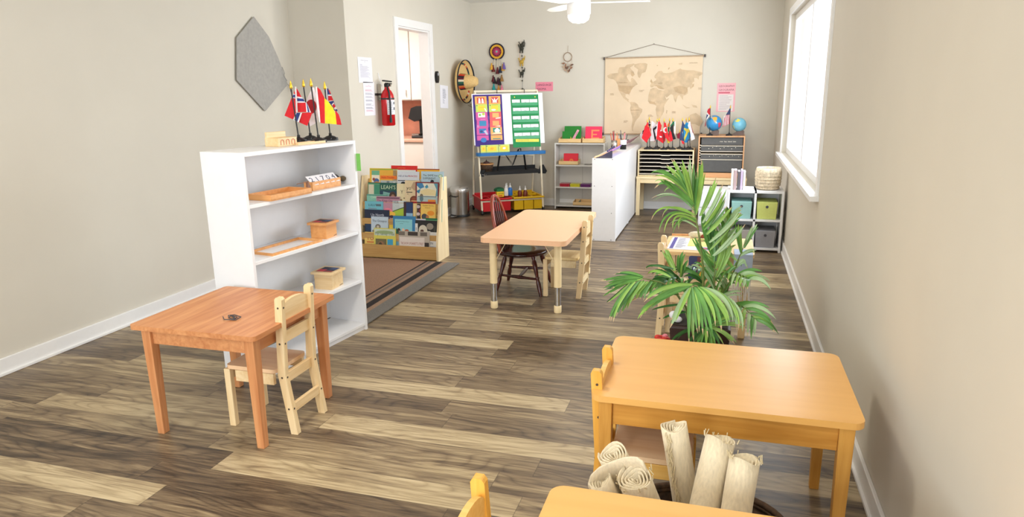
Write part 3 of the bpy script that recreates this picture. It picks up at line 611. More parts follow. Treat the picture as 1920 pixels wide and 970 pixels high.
book(2, 1, 734, 377, 759, (214, 224, 224), [('p', [(0, 0), (1, 0), (1, .68), (.5, .56), (0, .42)], (176, 204, 60)), ('p', [(0, .42), (.5, .56), (1, .68), (1, .73), (.5, .61), (0, .47)], (80, 110, 60)), ('t', 'FIELDS', .1, .86, .09, .8, (70, 110, 150))], 'book with a bright green hill under a white sky, third row middle')
book(2, 2, 755, 379, 772, (60, 26, 34), [('r', .28, .0, 1, .96, (24, 50, 100)), ('r', .28, .25, 1, .42, (150, 190, 220)), ('r', .28, .14, 1, .25, (230, 226, 210)), ('r', .28, 0, 1, .14, (30, 40, 60))], 'narrow dark maroon and night blue book, third row middle')
book(2, 1, 769, 377, 780, (240, 212, 150), [('r', .0, .88, 1, .97, (170, 30, 30))], 'narrow cream book edge with a red top, third row middle')
book(2, 0, 778, 374, 827, (190, 206, 186), [('t', 'BOX ON THE', .2, .9, .07, .6, (60, 70, 60)), ('r', .74, .0, .98, .76, (206, 174, 104)), ('c', .86, .4, .08, .1, (180, 140, 80)), ('c', .86, .2, .08, .1, (190, 150, 80))], 'pale green and tan book at the back of the third row, right end')
book(2, 1, 777, 379, 795, (60, 40, 44), [('c', .3, .75, .2, .08, (206, 190, 190)), ('c', .6, .55, .25, .09, (150, 40, 50)), ('c', .3, .38, .2, .08, (220, 200, 200)), ('c', .7, .3, .2, .08, (170, 60, 60)), ('c', .5, .15, .3, .08, (30, 26, 30))], 'dark red and black patterned book, third row right')
book(2, 2, 787, 379, 815, (242, 200, 96), [('r', 0, .9, 1, 1, (160, 34, 30)), ('t', 'Golden Stories', .12, .78, .1, .76, (110, 70, 20)), ('t', 'treasure', .3, .68, .08, .5, (140, 60, 20)), ('c', .68, .44, .24, .12, (240, 150, 40)), ('c', .26, .26, .2, .15, (70, 70, 80)), ('c', .46, .22, .1, .14, (190, 120, 70)), ('r', .05, 0, .4, .14, (60, 50, 50))], 'golden yellow book with a red top band, third row right')
# tier 1
book(1, 0, 681, 394, 727, (20, 34, 62), [('t', 'Up North', .25, .74, .15, .55, (200, 206, 220)), ('r', .04, .1, .4, .4, (24, 54, 90))], 'large navy book with a pale title, fourth row left end')
book(1, 1, 694, 407, 726, (190, 206, 220), [('t', 'The Octopus', .07, .7, .18, .84, (20, 30, 56)), ('c', .4, .44, .16, .14, (120, 112, 104)), ('c', .4, .42, .08, .08, (200, 190, 176)), ('p', [(.05, .2), (.3, .36), (.6, .3), (.9, .22), (.9, .14), (.1, .1)], (130, 126, 120)), ('c', .9, .34, .04, .03, (60, 110, 120))], 'pale blue book with a grey octopus drawing, fourth row left')
book(1, 0, 727, 414, 740, (236, 200, 60), [('r', .0, .72, 1, .82, (120, 90, 40)), ('r', .2, .1, .9, .5, (240, 216, 110))], 'narrow yellow book between two blue ones, fourth row')
book(1, 2, 735, 406, 777, (46, 124, 176), [('r', .08, .0, .86, .84, (140, 206, 216)), ('t', 'Cat and the Marsh Goose', .12, .7, .07, .7, (20, 50, 60)), ('t', 'wonder', .3, .6, .06, .4, (20, 50, 60)), ('c', .26, .26, .08, .12, (50, 30, 30)), ('c', .46, .3, .06, .08, SK), ('c', .62, .24, .1, .1, (180, 100, 70)), ('r', .1, 0, .84, .14, (70, 80, 40)), ('p', [(.1, .1), (.16, .42), (.24, .1)], (30, 100, 70))], 'blue-bordered book with figures in a marsh, fourth row middle')
book(1, 0, 792, 410, 824, (26, 110, 66), [('r', .1, .5, .95, .9, (120, 190, 140))], 'green book at the back of the fourth row, right end')
book(1, 1, 774, 411, 796, (214, 208, 220), [('r', .0, .2, .2, .7, (240, 240, 240))], 'lilac white book edge beside the blue-bordered one, fourth row')
book(1, 2, 777, 414, 818, (30, 28, 30), [('r', .0, .2, .12, .8, (226, 224, 220)), ('t', 'I', .02, .35, .3, .08, K), ('c', .36, .38, .2, .34, (216, 208, 190)), ('r', .3, .1, .7, .35, (216, 208, 190)), ('c', .32, .34, .08, .1, (90, 60, 50)), ('c', .68, .64, .16, .2, (150, 140, 126)), ('c', .9, .5, .06, .2, (60, 60, 50))], 'black and cream oval-patterned book, fourth row right')
# tier 0
book(0, 1, 681, 436, 703, (232, 200, 110), [('t', 'TUR', .15, .66, .28, .95, (180, 40, 30)), ('r', .2, .55, .9, .6, (206, 110, 50)), ('p', [(.1, 0), (.95, 0), (.95, .4), (.6, .5), (.2, .35)], (80, 80, 40))], 'yellow book with big red letters, bottom row left end')
book(0, 0, 736, 431, 752, (30, 80, 130), [('r', .0, .35, 1, .6, (120, 180, 210)), ('c', .5, .2, .4, .12, (20, 26, 40))], 'dark blue book between the yellow-green and sepia ones, bottom row')
book(0, 2, 698, 429, 739, (214, 204, 90), [('r', .03, .74, .97, .97, (196, 210, 190)), ('t', 'My Family Tree', .06, .76, .15, .88, (70, 90, 50)), ('r', .08, .08, .58, .62, (110, 100, 66)), ('c', .34, .34, .18, .2, (150, 110, 76)), ('c', .3, .4, .08, .1, (70, 60, 40)), ('r', .62, .1, .88, .62, (60, 160, 200)), ('c', .9, .12, .05, .06, (180, 60, 40)), ('c', .5, .86, .4, .06, (150, 170, 120))], 'yellow-green book with a tree picture and blue panel, bottom row')
book(0, 0, 769, 430, 815, (150, 190, 190), [('r', .0, .9, 1, .96, (220, 210, 200))], 'pale teal book at the back of the bottom row')
book(0, 1, 776, 436, 819, (226, 224, 220), [('t', 'RED', .58, .72, .18, .26, (200, 40, 60)), ('t', 'TIN', .58, .54, .13, .2, (40, 40, 60)), ('t', 'BORN', .58, .34, .18, .32, (30, 70, 130)), ('r', .6, .2, .8, .22, (120, 120, 130)), ('c', .8, .04, .1, .05, (150, 170, 120))], 'white book with a red, black and blue title, bottom row right')
book(0, 2, 745, 435, 803, (188, 176, 162), [('r', .0, .84, .2, .98, (120, 110, 100)), ('r', .3, .84, .62, .98, (60, 50, 46)), ('r', .7, .84, .92, .98, (110, 100, 90)), ('r', .0, .0, 1, .3, (92, 82, 74)), ('r', .1, .0, .2, .3, (190, 180, 168)), ('r', .3, .0, .36, .3, (206, 196, 184)), ('c', .46, .1, .07, .15, (150, 130, 110)), ('c', .7, .14, .1, .12, (196, 186, 176)), ('r', .84, 0, .98, .6, (50, 42, 40)), ('r', .03, .38, .84, .78, (226, 214, 206)), ('t', 'THE SHOW OF BARRETTS STREET', .07, .5, .13, .74, (150, 60, 50))], 'sepia photo book with a long title strip, bottom row centre')

# ------------------------------------------------------------------ pedal bin
cx, cy = -2.89, 7.48
t = thing('pedal_bin', 'small round stainless steel pedal bin beside the book rack', 'bin', (cx, cy, 0), D(-20))
P().lathe([(.108, .02), (.108, .29)], STEEL, 32).build('body', t)
P().lathe([(.112, 0), (.113, .025), (.108, .03)], BLACK, 32).build('base_ring', t)
P().lathe([(.112, .285), (.114, .315), (.11, .325), (.09, .342), (.05, .352), (.0005, .355)], mat('light_steel', (210, 208, 206), .25, .9, var=.02), 32).build('lid', t)
P().box((.02, -.135, .018), (.05, .06, .008), CHROME).build('pedal', t, bevel=.002)
P().tube([(-.06, -.09, .25), (-.05, -.125, .24), (.05, -.125, .24), (.06, -.09, .25)], .004, BLACKM).build('handle', t)

# ------------------------------------------------------------------ things on the left wall
def wallM(y, z, d=.001):   # frame on the wall facing +x : local x -> +y direction of reading (to the right in view)
    return frame((XW+d, y, z), (0, 1, 0), (0, 0, 1))
def wall_paper(name, label, y0, z0, w_, h_, items, th=.001, rot=0, col=PAPER, cat='notice'):
    t = thing(name, label, cat, (XW+.0015, y0, z0))
    M = frame((0, 0, 0), (0, 1, 0), (0, 0, 1)) @ Matrix.Rotation(D(rot), 4, 'Z')
    P().prism(rect(0, 0, w_, h_), 0, th, col, M).build('sheet', t)
    P().art(M @ T(0, 0, th), w_, h_, items, .0003).build('print', t)
    return t
G = (110, 112, 130)
wall_paper('notice_sheet', 'white typed notice with a signature, upper sheet left of the extinguisher', 5.545, 1.497, .25, .215,
    [('t', 'CERTIFICATE OF COMPLIANCE', .2, .86, .045, .62, G), ('t', 'LICENSE', .42, .81, .035, .25, G), ('l', .12, .66, .4, .74, 3, (150, 150, 168)), ('l', .12, .46, .8, .66, 6, (160, 160, 178)), ('l', .12, .2, .85, .46, 8, (170, 170, 186)), ('t', 'J. H.', .75, .14, .06, .14, (120, 120, 150))])
RD = (206, 120, 140)
wall_paper('notice_sheet', 'white notice with red and grey paragraphs, lower sheet left of the extinguisher', 5.61, 1.215, .2, .29,
    [('t', 'NOTICE', .42, .9, .025, .2, RD), ('t', 'EMERGENCY PROCEDURES', .2, .86, .03, .62, RD), ('l', .14, .72, .88, .78, 3, RD), ('l', .14, .62, .88, .68, 3, G), ('l', .14, .53, .88, .58, 3, G), ('l', .14, .42, .88, .48, 3, G), ('l', .14, .3, .88, .36, 4, G), ('l', .14, .2, .88, .26, 3, G), ('l', .14, .12, .88, .17, 3, RD)], rot=-1)
wall_paper('notice_sheet', 'white notice curling off the wall right of the doorway', 7.345, 1.235, .23, .25,
    [('l', .3, .42, .75, .85, 9, G), ('l', .3, .2, .6, .4, 4, (160, 160, 176))], th=.004, rot=-3)
t = thing('intercom', 'black oval handset on the wall right of the doorway', 'handset', (XW, 7.255, 1.565))
P().prism([(x*.032, z*.062) for x, z in [(math.cos(k*PI/10)*(1 if abs(math.sin(k*PI/10)) < .8 else .9), math.sin(k*PI/10)) for k in range(20)]], 0, .03, BLACK, frame((0, 0, 0), (0, 1, 0), (0, 0, 1))).build('body', t, bevel=.006)
P().prism([(x*.014, .03+z*.016) for x, z in [(math.cos(k*PI/6), math.sin(k*PI/6)) for k in range(12)]], .03, .032, mat('grey_label', (190, 190, 196), .5), frame((0, 0, 0), (0, 1, 0), (0, 0, 1))).build('button', t)
t = thing('wall_hook', 'small bent wire hook on the left wall below the straw hat', 'hook', (XW, 8.27, 1.24))
WIRE = mat('dull_wire', (130, 122, 104), .4, .7)
P().tube([(.002, -.04, .01), (.03, -.03, -.01), (.05, 0, -.03), (.04, .03, -.02), (.012, .02, .0), (.03, .04, .03)], .003, WIRE).tube([(.002, .02, .02), (.03, .04, .0), (.05, .05, -.03)], .003, WIRE).build('wire', t)
# fire extinguisher
RDP = mat('extinguisher_red', (196, 20, 28), .22, .1, var=.02)
ex = (XW+.085, 5.9, 1.115)
t = thing('fire_extinguisher', 'red fire extinguisher with black hose mounted on the wall beside the doorway', 'fire extinguisher', ex)
R_ = .06
P().lathe([(R_-.01, 0), (R_, .008), (R_, .25), (R_*.93, .275), (R_*.7, .305), (R_*.4, .325), (.022, .335), (.022, .345)], RDP, 32).build('cylinder', t)
b = P()
def arcpatch(z0, z1, a0, a1, m, r=R_+.0008, n=14):
    vs = []
    for k in range(n+1):
        a = D(a0+(a1-a0)*k/n); vs += [(r*math.cos(a), r*math.sin(a), z0), (r*math.cos(a), r*math.sin(a), z1)]
    b.add(vs, [(2*k, 2*k+2, 2*k+3, 2*k+1) for k in range(n)], m, True)
arcpatch(.1, .23, -70, 40, PAPER)
lm = flat((150, 150, 160))
for k in range(7): arcpatch(.112+.016*k, .116+.016*k, -62, -20+8*(k % 3), lm, R_+.0014)
arcpatch(.19, .212, -10, 20, flat((120, 124, 130)), R_+.0014); arcpatch(.14, .165, -10, 12, flat((90, 90, 100)), R_+.0014)
b.build('label_sticker', t)
P().lathe([(R_+.002, .234), (R_+.002, .248)], BLACK, 32).build('strap', t)
P().lathe([(.02, .34), (.024, .35), (.024, .372), (.014, .38)], BLACKM, 16).bar((-.005, -.06, .40), (.01, .07, .392), .022, .012, BLACK).bar((.0, -.02, .378), (.01, .07, .372), .02, .01, BLACK).build('valve_handle', t, bevel=.002)
P().lathe([(.012, -.005), (.012, .005)], STEEL, 14, T(.02, .03, .36) @ Matrix.Rotation(D(90), 4, 'Y')).build('gauge', t)
P().tube([(.01, -.02, .36), (.03, -.055, .35), (.05, -.062, .29), (.055, -.06, .2), (.052, -.058, .1), (.052, -.058, .06)], .009, BLACK).tube([(.052, -.058, .07), (.052, -.058, .03)], .013, BLACK).build('hose', t)
P().box((-.079, 0, .3), (.01, .06, .14), STEEL).box((-.074, 0, .28), (.01, .16, .02), BLACK).tube([(-.05, .0, .35), (-.079, 0, .47)], .003, PAPER, 6).build('bracket', t)
# straw hat
HB = mat('serape_band', (30, 34, 44), .8, var=.3, scale=60)
t = thing('straw_sombrero', 'straw sombrero with serape-patterned band hung on the left wall', 'hat', (XW+.02, 7.935, 1.52))
Mh = Matrix.Rotation(D(90), 4, 'Y') @ Matrix.Rotation(D(90), 4, 'Z')
RH = .285
def hatM(sc=1): return Matrix.Translation((.0, 0, 0)) @ Matrix.Rotation(D(90), 4, 'Y') @ Matrix.Diagonal((.86, 1, 1, 1))
prof = [(RH, .072), (RH*1.005, .062), (RH*.9, .034), (RH*.72, .014), (RH*.5, .006), (RH*.3, .006), (.0005, .006)]
P().lathe([(RH, .078), (RH*.9, .04), (RH*.72, .02), (RH*.5, .012), (RH*.3, .012), (.0005, .012)][::-1], STRAW, 48, hatM(), caps=False).lathe(prof, STRAW, 48, hatM(), caps=False).build('brim', t)
P().lathe([(RH*.985, .070), (RH*1.015, .074), (RH*1.015, .088), (RH*.985, .086), (RH*.985, .070)], HB, 48, hatM(), caps=False).build('brim_edging', t)
q = P(); cols = [(200, 50, 40), (30, 60, 60), (230, 220, 200), (24, 30, 44), (220, 120, 60), (40, 100, 80), (90, 30, 50)]
for k in range(48):
    a0, a1 = 2*PI*k/48, 2*PI*(k+1)/48; c_ = flat(cols[(k*5) % 7], .8, 'serape')
    for r0, r1, z0, z1 in ((RH*.80, RH*.88, .0285, .0415),):
        if k % 3 != 2 or k % 2: q.add([(r0*math.cos(a0), r0*math.sin(a0), z0), (r1*math.cos(a0), r1*math.sin(a0), z1), (r1*math.cos(a1), r1*math.sin(a1), z1), (r0*math.cos(a1), r0*math.sin(a1), z0)], [(0, 1, 2, 3)], c_, False, hatM())
for k in range(24):
    a0, a1 = 2*PI*k/24, 2*PI*(k+1)/24; c_ = flat(cols[(k*3) % 7], .8, 'serape')
    q.add([(.112*math.cos(a0), .112*math.sin(a0), .014), (.101*math.cos(a0), .101*math.sin(a0), .085), (.101*math.cos(a1), .101*math.sin(a1), .085), (.112*math.cos(a1), .112*math.sin(a1), .014)], [(0, 1, 2, 3)], c_, True, hatM())
q.build('serape_band', t)
P().lathe([(.11, .01), (.1, .08), (.085, .15), (.06, .2), (.05, .215), (.03, .2), (.0005, .19)], STRAW, 32, hatM()).build('crown', t)

# ------------------------------------------------------------------ easel in the corner
EA = D(33); EM = Matrix.Translation((-2.455, 7.955, 0)) @ Matrix.Rotation(EA, 4, 'Z')
IV = mat('ivory_metal', (238, 226, 200), .4, .0, var=.02)
t = ES = thing('display_easel', 'ivory metal children\'s easel with whiteboard and blue tray in the corner', 'easel', (-2.455, 7.955, 0), EA)
HW = .375; YB_, ZT_ = -.22, 1.40
for s_ in (-1, 1):
    lg = P().tube([(s_*HW, YB_, .05), (s_*HW, -.02, ZT_)], .012, IV, 10).build('leg', t)
    P().lathe([(.022, -.009), (.022, .009)], BLACK, 14, T(s_*HW, YB_, .023) @ Matrix.Rotation(D(90), 4, 'Y')).box((s_*HW, YB_, .045), (.026, .02, .03), BLACK).build('caster', lg)
    lg = P().tube([(s_*HW, .22, .05), (s_*HW, .02, ZT_)], .012, IV, 10).build('leg', t)
    P().lathe([(.022, -.009), (.022, .009)], BLACK, 14, T(s_*HW, .22, .023) @ Matrix.Rotation(D(90), 4, 'Y')).box((s_*HW, .22, .045), (.026, .02, .03), BLACK).build('caster', lg)
P().tube([(-HW-.01, 0, ZT_+.005), (HW+.01, 0, ZT_+.005)], .014, IV, 10).build('top_rail', t)
def ey(z): return YB_+(z/ZT_)*(-YB_-.02)       # y of the front plane at height z
for z in (.155,):
    P().tube([(-HW, ey(z), z), (HW, ey(z), z)], .011, IV).tube([(-HW, .2, z), (HW, .2, z)], .011, IV).build('lower_rail', t)
P().tube([(-HW, .13, .64), (HW, .13, .64)], .01, IV).build('rear_rail', t)
zc, bh = 1.09, .58
fb = frame((0, ey(zc)-.024, zc), (1, 0, 0), (0, ey(zc+1)-ey(zc), 1))
P().prism(rect(-.425, -bh/2, .425, bh/2), 0, .012, mat('whiteboard', (246, 245, 246), .25, var=.01), fb).build('whiteboard', t, bevel=.003)
# blue ledge
BLUE = mat('blue_plastic', (26, 110, 176), .35, var=.03)
P().prism(rrect(.83, .12, .04), 0, .035, BLUE, T(0, ey(.72)-.06, .685)).build('ledge', t, bevel=.008)
# black hanging shelf
BKS = mat('black_fabric', (28, 28, 30), .8, var=.1, scale=80)
ys_ = ey(.5)-.02
P().box((.02, ys_+.1, .49), (.68, .2, .008), BKS).box((.02, ys_+.002, .475), (.68, .006, .035), BKS).box((.02, ys_+.2, .51), (.68, .006, .05), BKS).prism([(-.03, -.04), (.08, -.05), (.1, -.02), (.05, .06), (0, .05)], 0, .006, BKS, frame((.36, ys_+.02, .49), (1, .3, 0), (0, 0, 1))).prism([(-.06, -.04), (.0, -.05), (.02, .03), (-.04, .03)], 0, .006, BKS, frame((-.33, ys_+.02, .49), (1, .3, 0), (0, 0, 1))).build('sling_shelf', t)
P().tube([(-HW, ey(.47), .465), (-.3, ys_, .465)], .003, CHROME, 6).tube([(HW, ey(.49), .49), (.33, ys_, .49)], .003, CHROME, 6).build('hook_wire', t)
# easel clips
P().tube([(-.12, -.04, 1.35), (-.12, -.045, 1.42), (-.12, .0, 1.43)], .004, BLACKM, 6).tube([(.21, -.04, 1.35), (.21, -.045, 1.42), (.21, .0, 1.43)], .004, BLACKM, 6).build('clip', t)
def on_board(u, z, d=.0):   # frame on the board front, u along the easel
    y = ey(z)-.037-d
    return EM @ frame((u, y, z), (1, 0, 0), (0, ey(z+1)-ey(z), 1))
PUR = mat('purple_fabric', (62, 34, 128), .7, var=.05, scale=90); GRN = mat('green_fabric', (22, 140, 76), .7, var=.05, scale=90)
CLR = flat((170, 160, 210), tag='vinyl')
def ea(px, py):
    """easel-plane coordinates (u along, v up) of a sight line, on the board front"""
    n = EM.to_3x3() @ Vector((0, -1, (ey(1)-ey(0)))); n.normalize(); o = EM @ Vector((0, ey(zc)-.04, zc))
    d = CR*((px-960)/FPX) - CU*((py-485)/FPX) + CF; tt = (o-CAM).dot(n)/d.dot(n); q = EM.inverted() @ (CAM+d*tt)
    return q.x, q.z
def chart(name, label, px, m, group=None):
    (x0, y0), (x1, y1) = px; a = ea(x0, y0); b = ea(x1, y1)
    t = thing(name, label, 'pocket chart'); M = on_board(min(a[0], b[0]), b[1]); w_, h_ = b[0]-a[0], a[1]-b[1]; t.matrix_world = M
    P().prism(rect(0, 0, w_, h_), 0, .003, m).build('backing', t, bevel=.001)
    return t, M, w_, h_
t1, M1, w1, h1 = chart('pocket_chart', 'purple pocket chart with picture cards on the left of the easel', ((886, 177), (946, 273)), PUR)
for k in range(5): P().prism(rect(.02, h1-.11-k*.085, w1-.02, h1-.1-k*.085+.03), .0032, .0036, flat((86, 60, 150), tag='vinyl')).build('pocket', t1)
def card(M, w_, h_, u, v, cw, ch, bgc, items, label, group, rot=0, d=.0045):
    t = thing('picture_card', label, 'card', group=group); t.matrix_world = M @ T(u, v, d) @ Matrix.Rotation(D(rot), 4, 'Z')
    P().prism(rect(0, 0, cw, ch), 0, .0008, flat(bgc, .4, 'card')).build('card', t)
    P().art(T(0, 0, .0008), cw, ch, items, .0003).build('picture', t)
    return t
GP = 'picture cards in the purple chart'
OR, LG, MG, RR = (244, 170, 70), (190, 214, 84), (206, 60, 150), (232, 70, 70)
rows = [
 (0, 0, OR, [('r', .18, .15, .82, .85, (210, 60, 40)), ('p', [(.28, .15), (.48, .15), (.46, .6), (.42, .78), (.33, .78), (.3, .5)], (250, 244, 240)), ('p', [(.55, .15), (.76, .15), (.72, .6), (.66, .78), (.58, .7)], (250, 244, 240))], 'orange card with two white figures, top left of the purple chart'),
 (1, 0, OR, [('r', .2, .15, .8, .88, (206, 60, 50)), ('p', [(.3, .2), (.7, .2), (.66, .4), (.85, .8), (.58, .5), (.5, .82), (.42, .5), (.22, .8), (.34, .4)], (250, 244, 250))], 'orange card with a white winged figure, top right of the purple chart'),
 (0, 1, LG, [('r', .2, .2, .8, .8, (240, 214, 40)), ('c', .12, .82, .05, .05, K), ('r', .3, .55, .7, .6, (220, 180, 40)), ('p', [(.7, .5), (.85, .4), (.95, .0), (.85, .0)], (250, 246, 230))], 'green card with a yellow square, left column of the purple chart'),
 (1, 1, LG, [('r', .2, .2, .8, .8, (240, 214, 40)), ('c', .12, .82, .05, .05, K), ('c', .4, .25, .2, .12, (244, 236, 230)), ('r', .3, .85, .8, .9, (150, 180, 60))], 'green card with a yellow square, right column of the purple chart'),
 (0, 2, MG, [('r', .2, .3, .8, .85, (244, 244, 230)), ('c', .66, .7, .12, .16, (190, 210, 60)), ('c', .36, .6, .1, .14, (120, 190, 90)), ('r', .4, .02, .8, .06, (250, 160, 220))], 'magenta card with a white and green picture in the purple chart'),
 (1, 2, RR, [('r', .24, .25, .8, .8, (246, 180, 100)), ('p', [(.5, .2), (.95, .3), (.9, .1), (.5, .05)], (250, 210, 200))], 'upper red card with an orange square in the purple chart'),
 (0, 3, MG, [('r', .22, .2, .82, .85, (30, 130, 180)), ('r', .0, .0, .2, .3, (220, 120, 190))], 'magenta card with a plain blue square in the purple chart'),
 (1, 3, RR, [('r', .24, .2, .8, .8, (240, 170, 100)), ('p', [(.4, .1), (.9, .25), (.9, .05)], (250, 214, 200))], 'lower red card with an orange square in the purple chart'),
 (0, 4, MG, [('r', .22, .2, .82, .8, (24, 110, 180)), ('c', .4, .45, .12, .14, (20, 60, 120)), ('p', [(.6, .5), (.8, .6), (.98, .0), (.8, .0)], (200, 190, 220))], 'magenta card with a blue picture near the bottom of the purple chart'),
 (1, 4, OR, [('r', .22, .3, .85, .85, (30, 140, 120)), ('c', .58, .5, .24, .24, (246, 246, 240)), ('c', .58, .72, .1, .12, (246, 246, 240)), ('p', [(.1, .1), (.6, .4), (.9, .2), (.9, .1)], (250, 230, 200))], 'orange card with a white bird on green in the purple chart'),
 (0, 5, MG, [('c', .55, .05, .26, .5, (26, 110, 190))], 'magenta card with a blue arc, lowest on the left of the purple chart'),
 (1, 5, OR, [('r', .15, .15, .85, .35, (60, 130, 120)), ('r', .15, .6, .85, .65, (220, 150, 60))], 'orange card strip, lowest on the right of the purple chart')]
cw, ch = w1*.40, h1*.155
for c_, r_, bgc, it, lb in rows:
    card(M1, w1, h1, w1*(.065+.475*c_)+.004*(r_ % 2)*(1-2*c_), h1*(.965-.148*(r_+1))-.004, cw, ch if r_ < 5 else ch*.55, bgc, it, lb, GP, rot=(-1.5 if r_ == 3 else .5), d=.0045+.0008*(5-r_)*.6) if r_ < 5 else card(M1, w1, h1, w1*(.065+.475*c_), h1*.115, cw, ch*.6, bgc, it, lb, GP)
t2, M2, w2_, h2_ = chart('pocket_chart', 'green pocket chart with white word cards on the right of the easel', ((957, 177), (1014, 275)), GRN)
for k in range(5): P().prism(rect(.012, h2_*(.80-.158*k)-.004, w2_-.012, h2_*(.80-.158*k)+.03), .0062, .0066, mat('green_pocket_vinyl', (40, 156, 96), .4, var=.04)).build('pocket', t2)
for k in range(2): P().lathe([(.006, 0), (.006, .002)], GOLD, 10, T(w2_*(.14+.74*k), h2_*.955, .003)).build('eyelet', t2)
WD = ['sun', 'ball', 'a', 'house', 'tree', 'big', 'cat', 'apple', 'dog', 'mesa', 'silla', 'gato', 'sol', 'casa', 'luna']
PLC = ('first', 'second', 'third', 'fourth', 'fifth'); PC = ('left', 'middle', 'right')
for r_ in range(5):
    for c_ in range(3):
        t = thing('word_card', 'white word card, %s row from the top, %s of the green chart' % (PLC[r_], PC[c_]), 'card', group='word cards in the green chart')
        t.matrix_world = M2 @ T(w2_*(.04+.315*c_+(.02 if (r_+c_) % 3 == 1 else 0)), h2_*(.80-.158*r_), .0045)
        P().prism(rect(0, 0, w2_*.285, h2_*.11), 0, .0008, PAPER).build('card', t)
        P().text(WD[r_*3+c_], .016, INK, T(w2_*.14, h2_*.045, .0012), align='c').build('word', t)
t = thing('sentence_strip', 'pale yellow strip in the lowest pocket of the green chart', 'card'); t.matrix_world = M2 @ T(w2_*.1, h2_*.105, .0045) @ Matrix.Rotation(D(-1.5), 4, 'Z')
P().prism(rect(0, 0, w2_*.84, h2_*.055), 0, .001, flat((240, 232, 90))).build('strip', t); P().art(T(0, 0, .001), w2_*.84, h2_*.055, [('r', .26, .1, .27, .9, (180, 170, 60)), ('r', .52, .1, .53, .9, (180, 170, 60)), ('l', .05, .2, .9, .8, 2, (200, 180, 50))]).build('ruling', t)
# yellow-green cards leaning on the blue ledge
for k, (u, w_) in enumerate(((-.33, .07), (-.27, .15), (-.115, .13))):
    t = thing('picture_card', ('narrow lime card leaning at the left end of the blue ledge', 'lime card with a yellow picture leaning on the blue ledge', 'lime card with a white flower leaning on the blue ledge')[k], 'card', group='lime cards on the blue ledge')
    t.matrix_world = EM @ frame((u-.03, ey(.72)-.05, .7205), (1, 0, 0), (0, .1, 1))
    P().prism(rect(0, 0, w_, .085), 0, .001, flat((206, 220, 96), .4, 'card')).build('card', t)
    P().art(T(0, 0, .001), w_, .085, [('r', .15, .15, .85, .8, (244, 214, 40)), ('c', .1, .84, .04, .06, (40, 90, 40)), ('c', .5, .5, .14, .14, (250, 246, 244) if k == 2 else (240, 180, 40))]).build('picture', t)
# folded wire holder on the ledge with legs (book stand hanging below)
t = thing('wire_stand', 'folded black wire stand with two straps hanging under the blue ledge', 'stand', (-2.455, 7.955, 0), EA)
p = P()
for s_ in (-1, 1): p.tube([(.02+s_*.155+s_*-.01, ey(.62)-.01, .7), (.02+s_*.175, ey(.55)+.02, .5)], .011, BLACKM, 6)
p.build('strap', t); q = P()
for k in range(4):
    o_ = .008*k; q.tube([(-.07+o_*.3, ey(.68)-.04+o_, .69), (.01+o_, ey(.6)-.04+o_, .555+.004*k), (.085+o_, ey(.75)-.05+o_, .74), (.11+o_, ey(.75)-.05+o_, .76-.004*k), (.13, ey(.7)-.04+o_, .69)], .0025, BLACKM, 6)
q.build('wire', t)
# basket on the sling shelf
t = thing('wicker_basket', 'small dark round basket with toys on the easel\'s black shelf', 'basket', EM @ Vector((-.275, ys_+.09, .495)), EA)
P().lathe([(.062, 0), (.075, .04), (.082, .085), (.078, .085), (.07, .01), (.0005, .01)], WICKER, 20).build('bowl', t)
P().lathe([(.079, .078), (.086, .082), (.086, .094), (.079, .096), (.079, .078)], mat('tan_rim', (206, 150, 96), .7, var=.2), 20, caps=False).build('rim', t)
t = thing('toy_animal', 'dark spiky toy sitting in the small round basket', 'toy', EM @ Vector((-.275, ys_+.09, .565)), EA)
P().ball((0, 0, .02), .035, mat('dark_toy', (76, 46, 40), .7, var=.4, scale=50), sc=(1.2, 1, .8)).lathe([(.02, .02), (.001, .07)], mat('dark_toy2', (60, 40, 44), .7), 8).build('body', t)
# tubs on the lower rails
def tub(label, m, u, rim):
    t = thing('plastic_tub', label, 'tub', EM @ Vector((u, -.0, .0)), EA)
    y0, y1 = ey(.16)-.03, .2; yc = (y0+y1)/2; dd = y1-y0; w_ = .38
    p = P(); p.prism(rrect(w_, dd, .03), 0, .018, m, T(0, yc, .172)); p.build('rim', t, bevel=.004) if 0 else None
    q = P()
    for s_ in (-1, 1): q.box((s_*(w_/2-.012), yc, .18), (.024, dd, .02), m); 
    q.box((0, y0+.012, .18), (w_-.048, .024, .02), m); q.box((0, y1-.012, .19), (w_-.048, .024, .04), m); q.build('rim', t, bevel=.004)
    for k in range(3):
        x = (k-1)*.122
        c = P(); h = .135
        c.box((x, yc, .172-h+.004), (.1, dd-.08, .008), m)
        for s_ in (-1, 1): c.box((x+s_*.053, yc, .172-h/2), (.006, dd-.06, h), m); c.box((x, yc+s_*(dd/2-.03), .172-h/2), (.112, .006, h), m)
        c.build('cup', t)
    q = P()
    for k in (-1, 1): q.box((k*.061, yc, .176), (.012, dd-.05, .012), m)
    q.box((0, yc+.05, .18), (w_-.05, .012, .02), m); q.build('divider', t)
    return t
REDP = mat('red_plastic', (206, 26, 34), .35, var=.03); YELP = mat('yellow_plastic', (236, 190, 30), .35, var=.03)
tub('red plastic art caddy tub under the easel', REDP, -.2, 0); tub('yellow plastic art caddy tub under the easel', YELP, .2, 0)
def eo(u, y, z): return EM @ Vector((u, y, z))
t = thing('crayon_box', 'yellow and green crayon box standing in the red tub', 'box', eo(-.13, -.12, .19), EA+D(4))
P().box((0, 0, .035), (.09, .04, .07), flat((244, 204, 40))).box((0, .0, .08), (.09, .042, .03), flat((20, 110, 60))).build('box', t, bevel=.002)
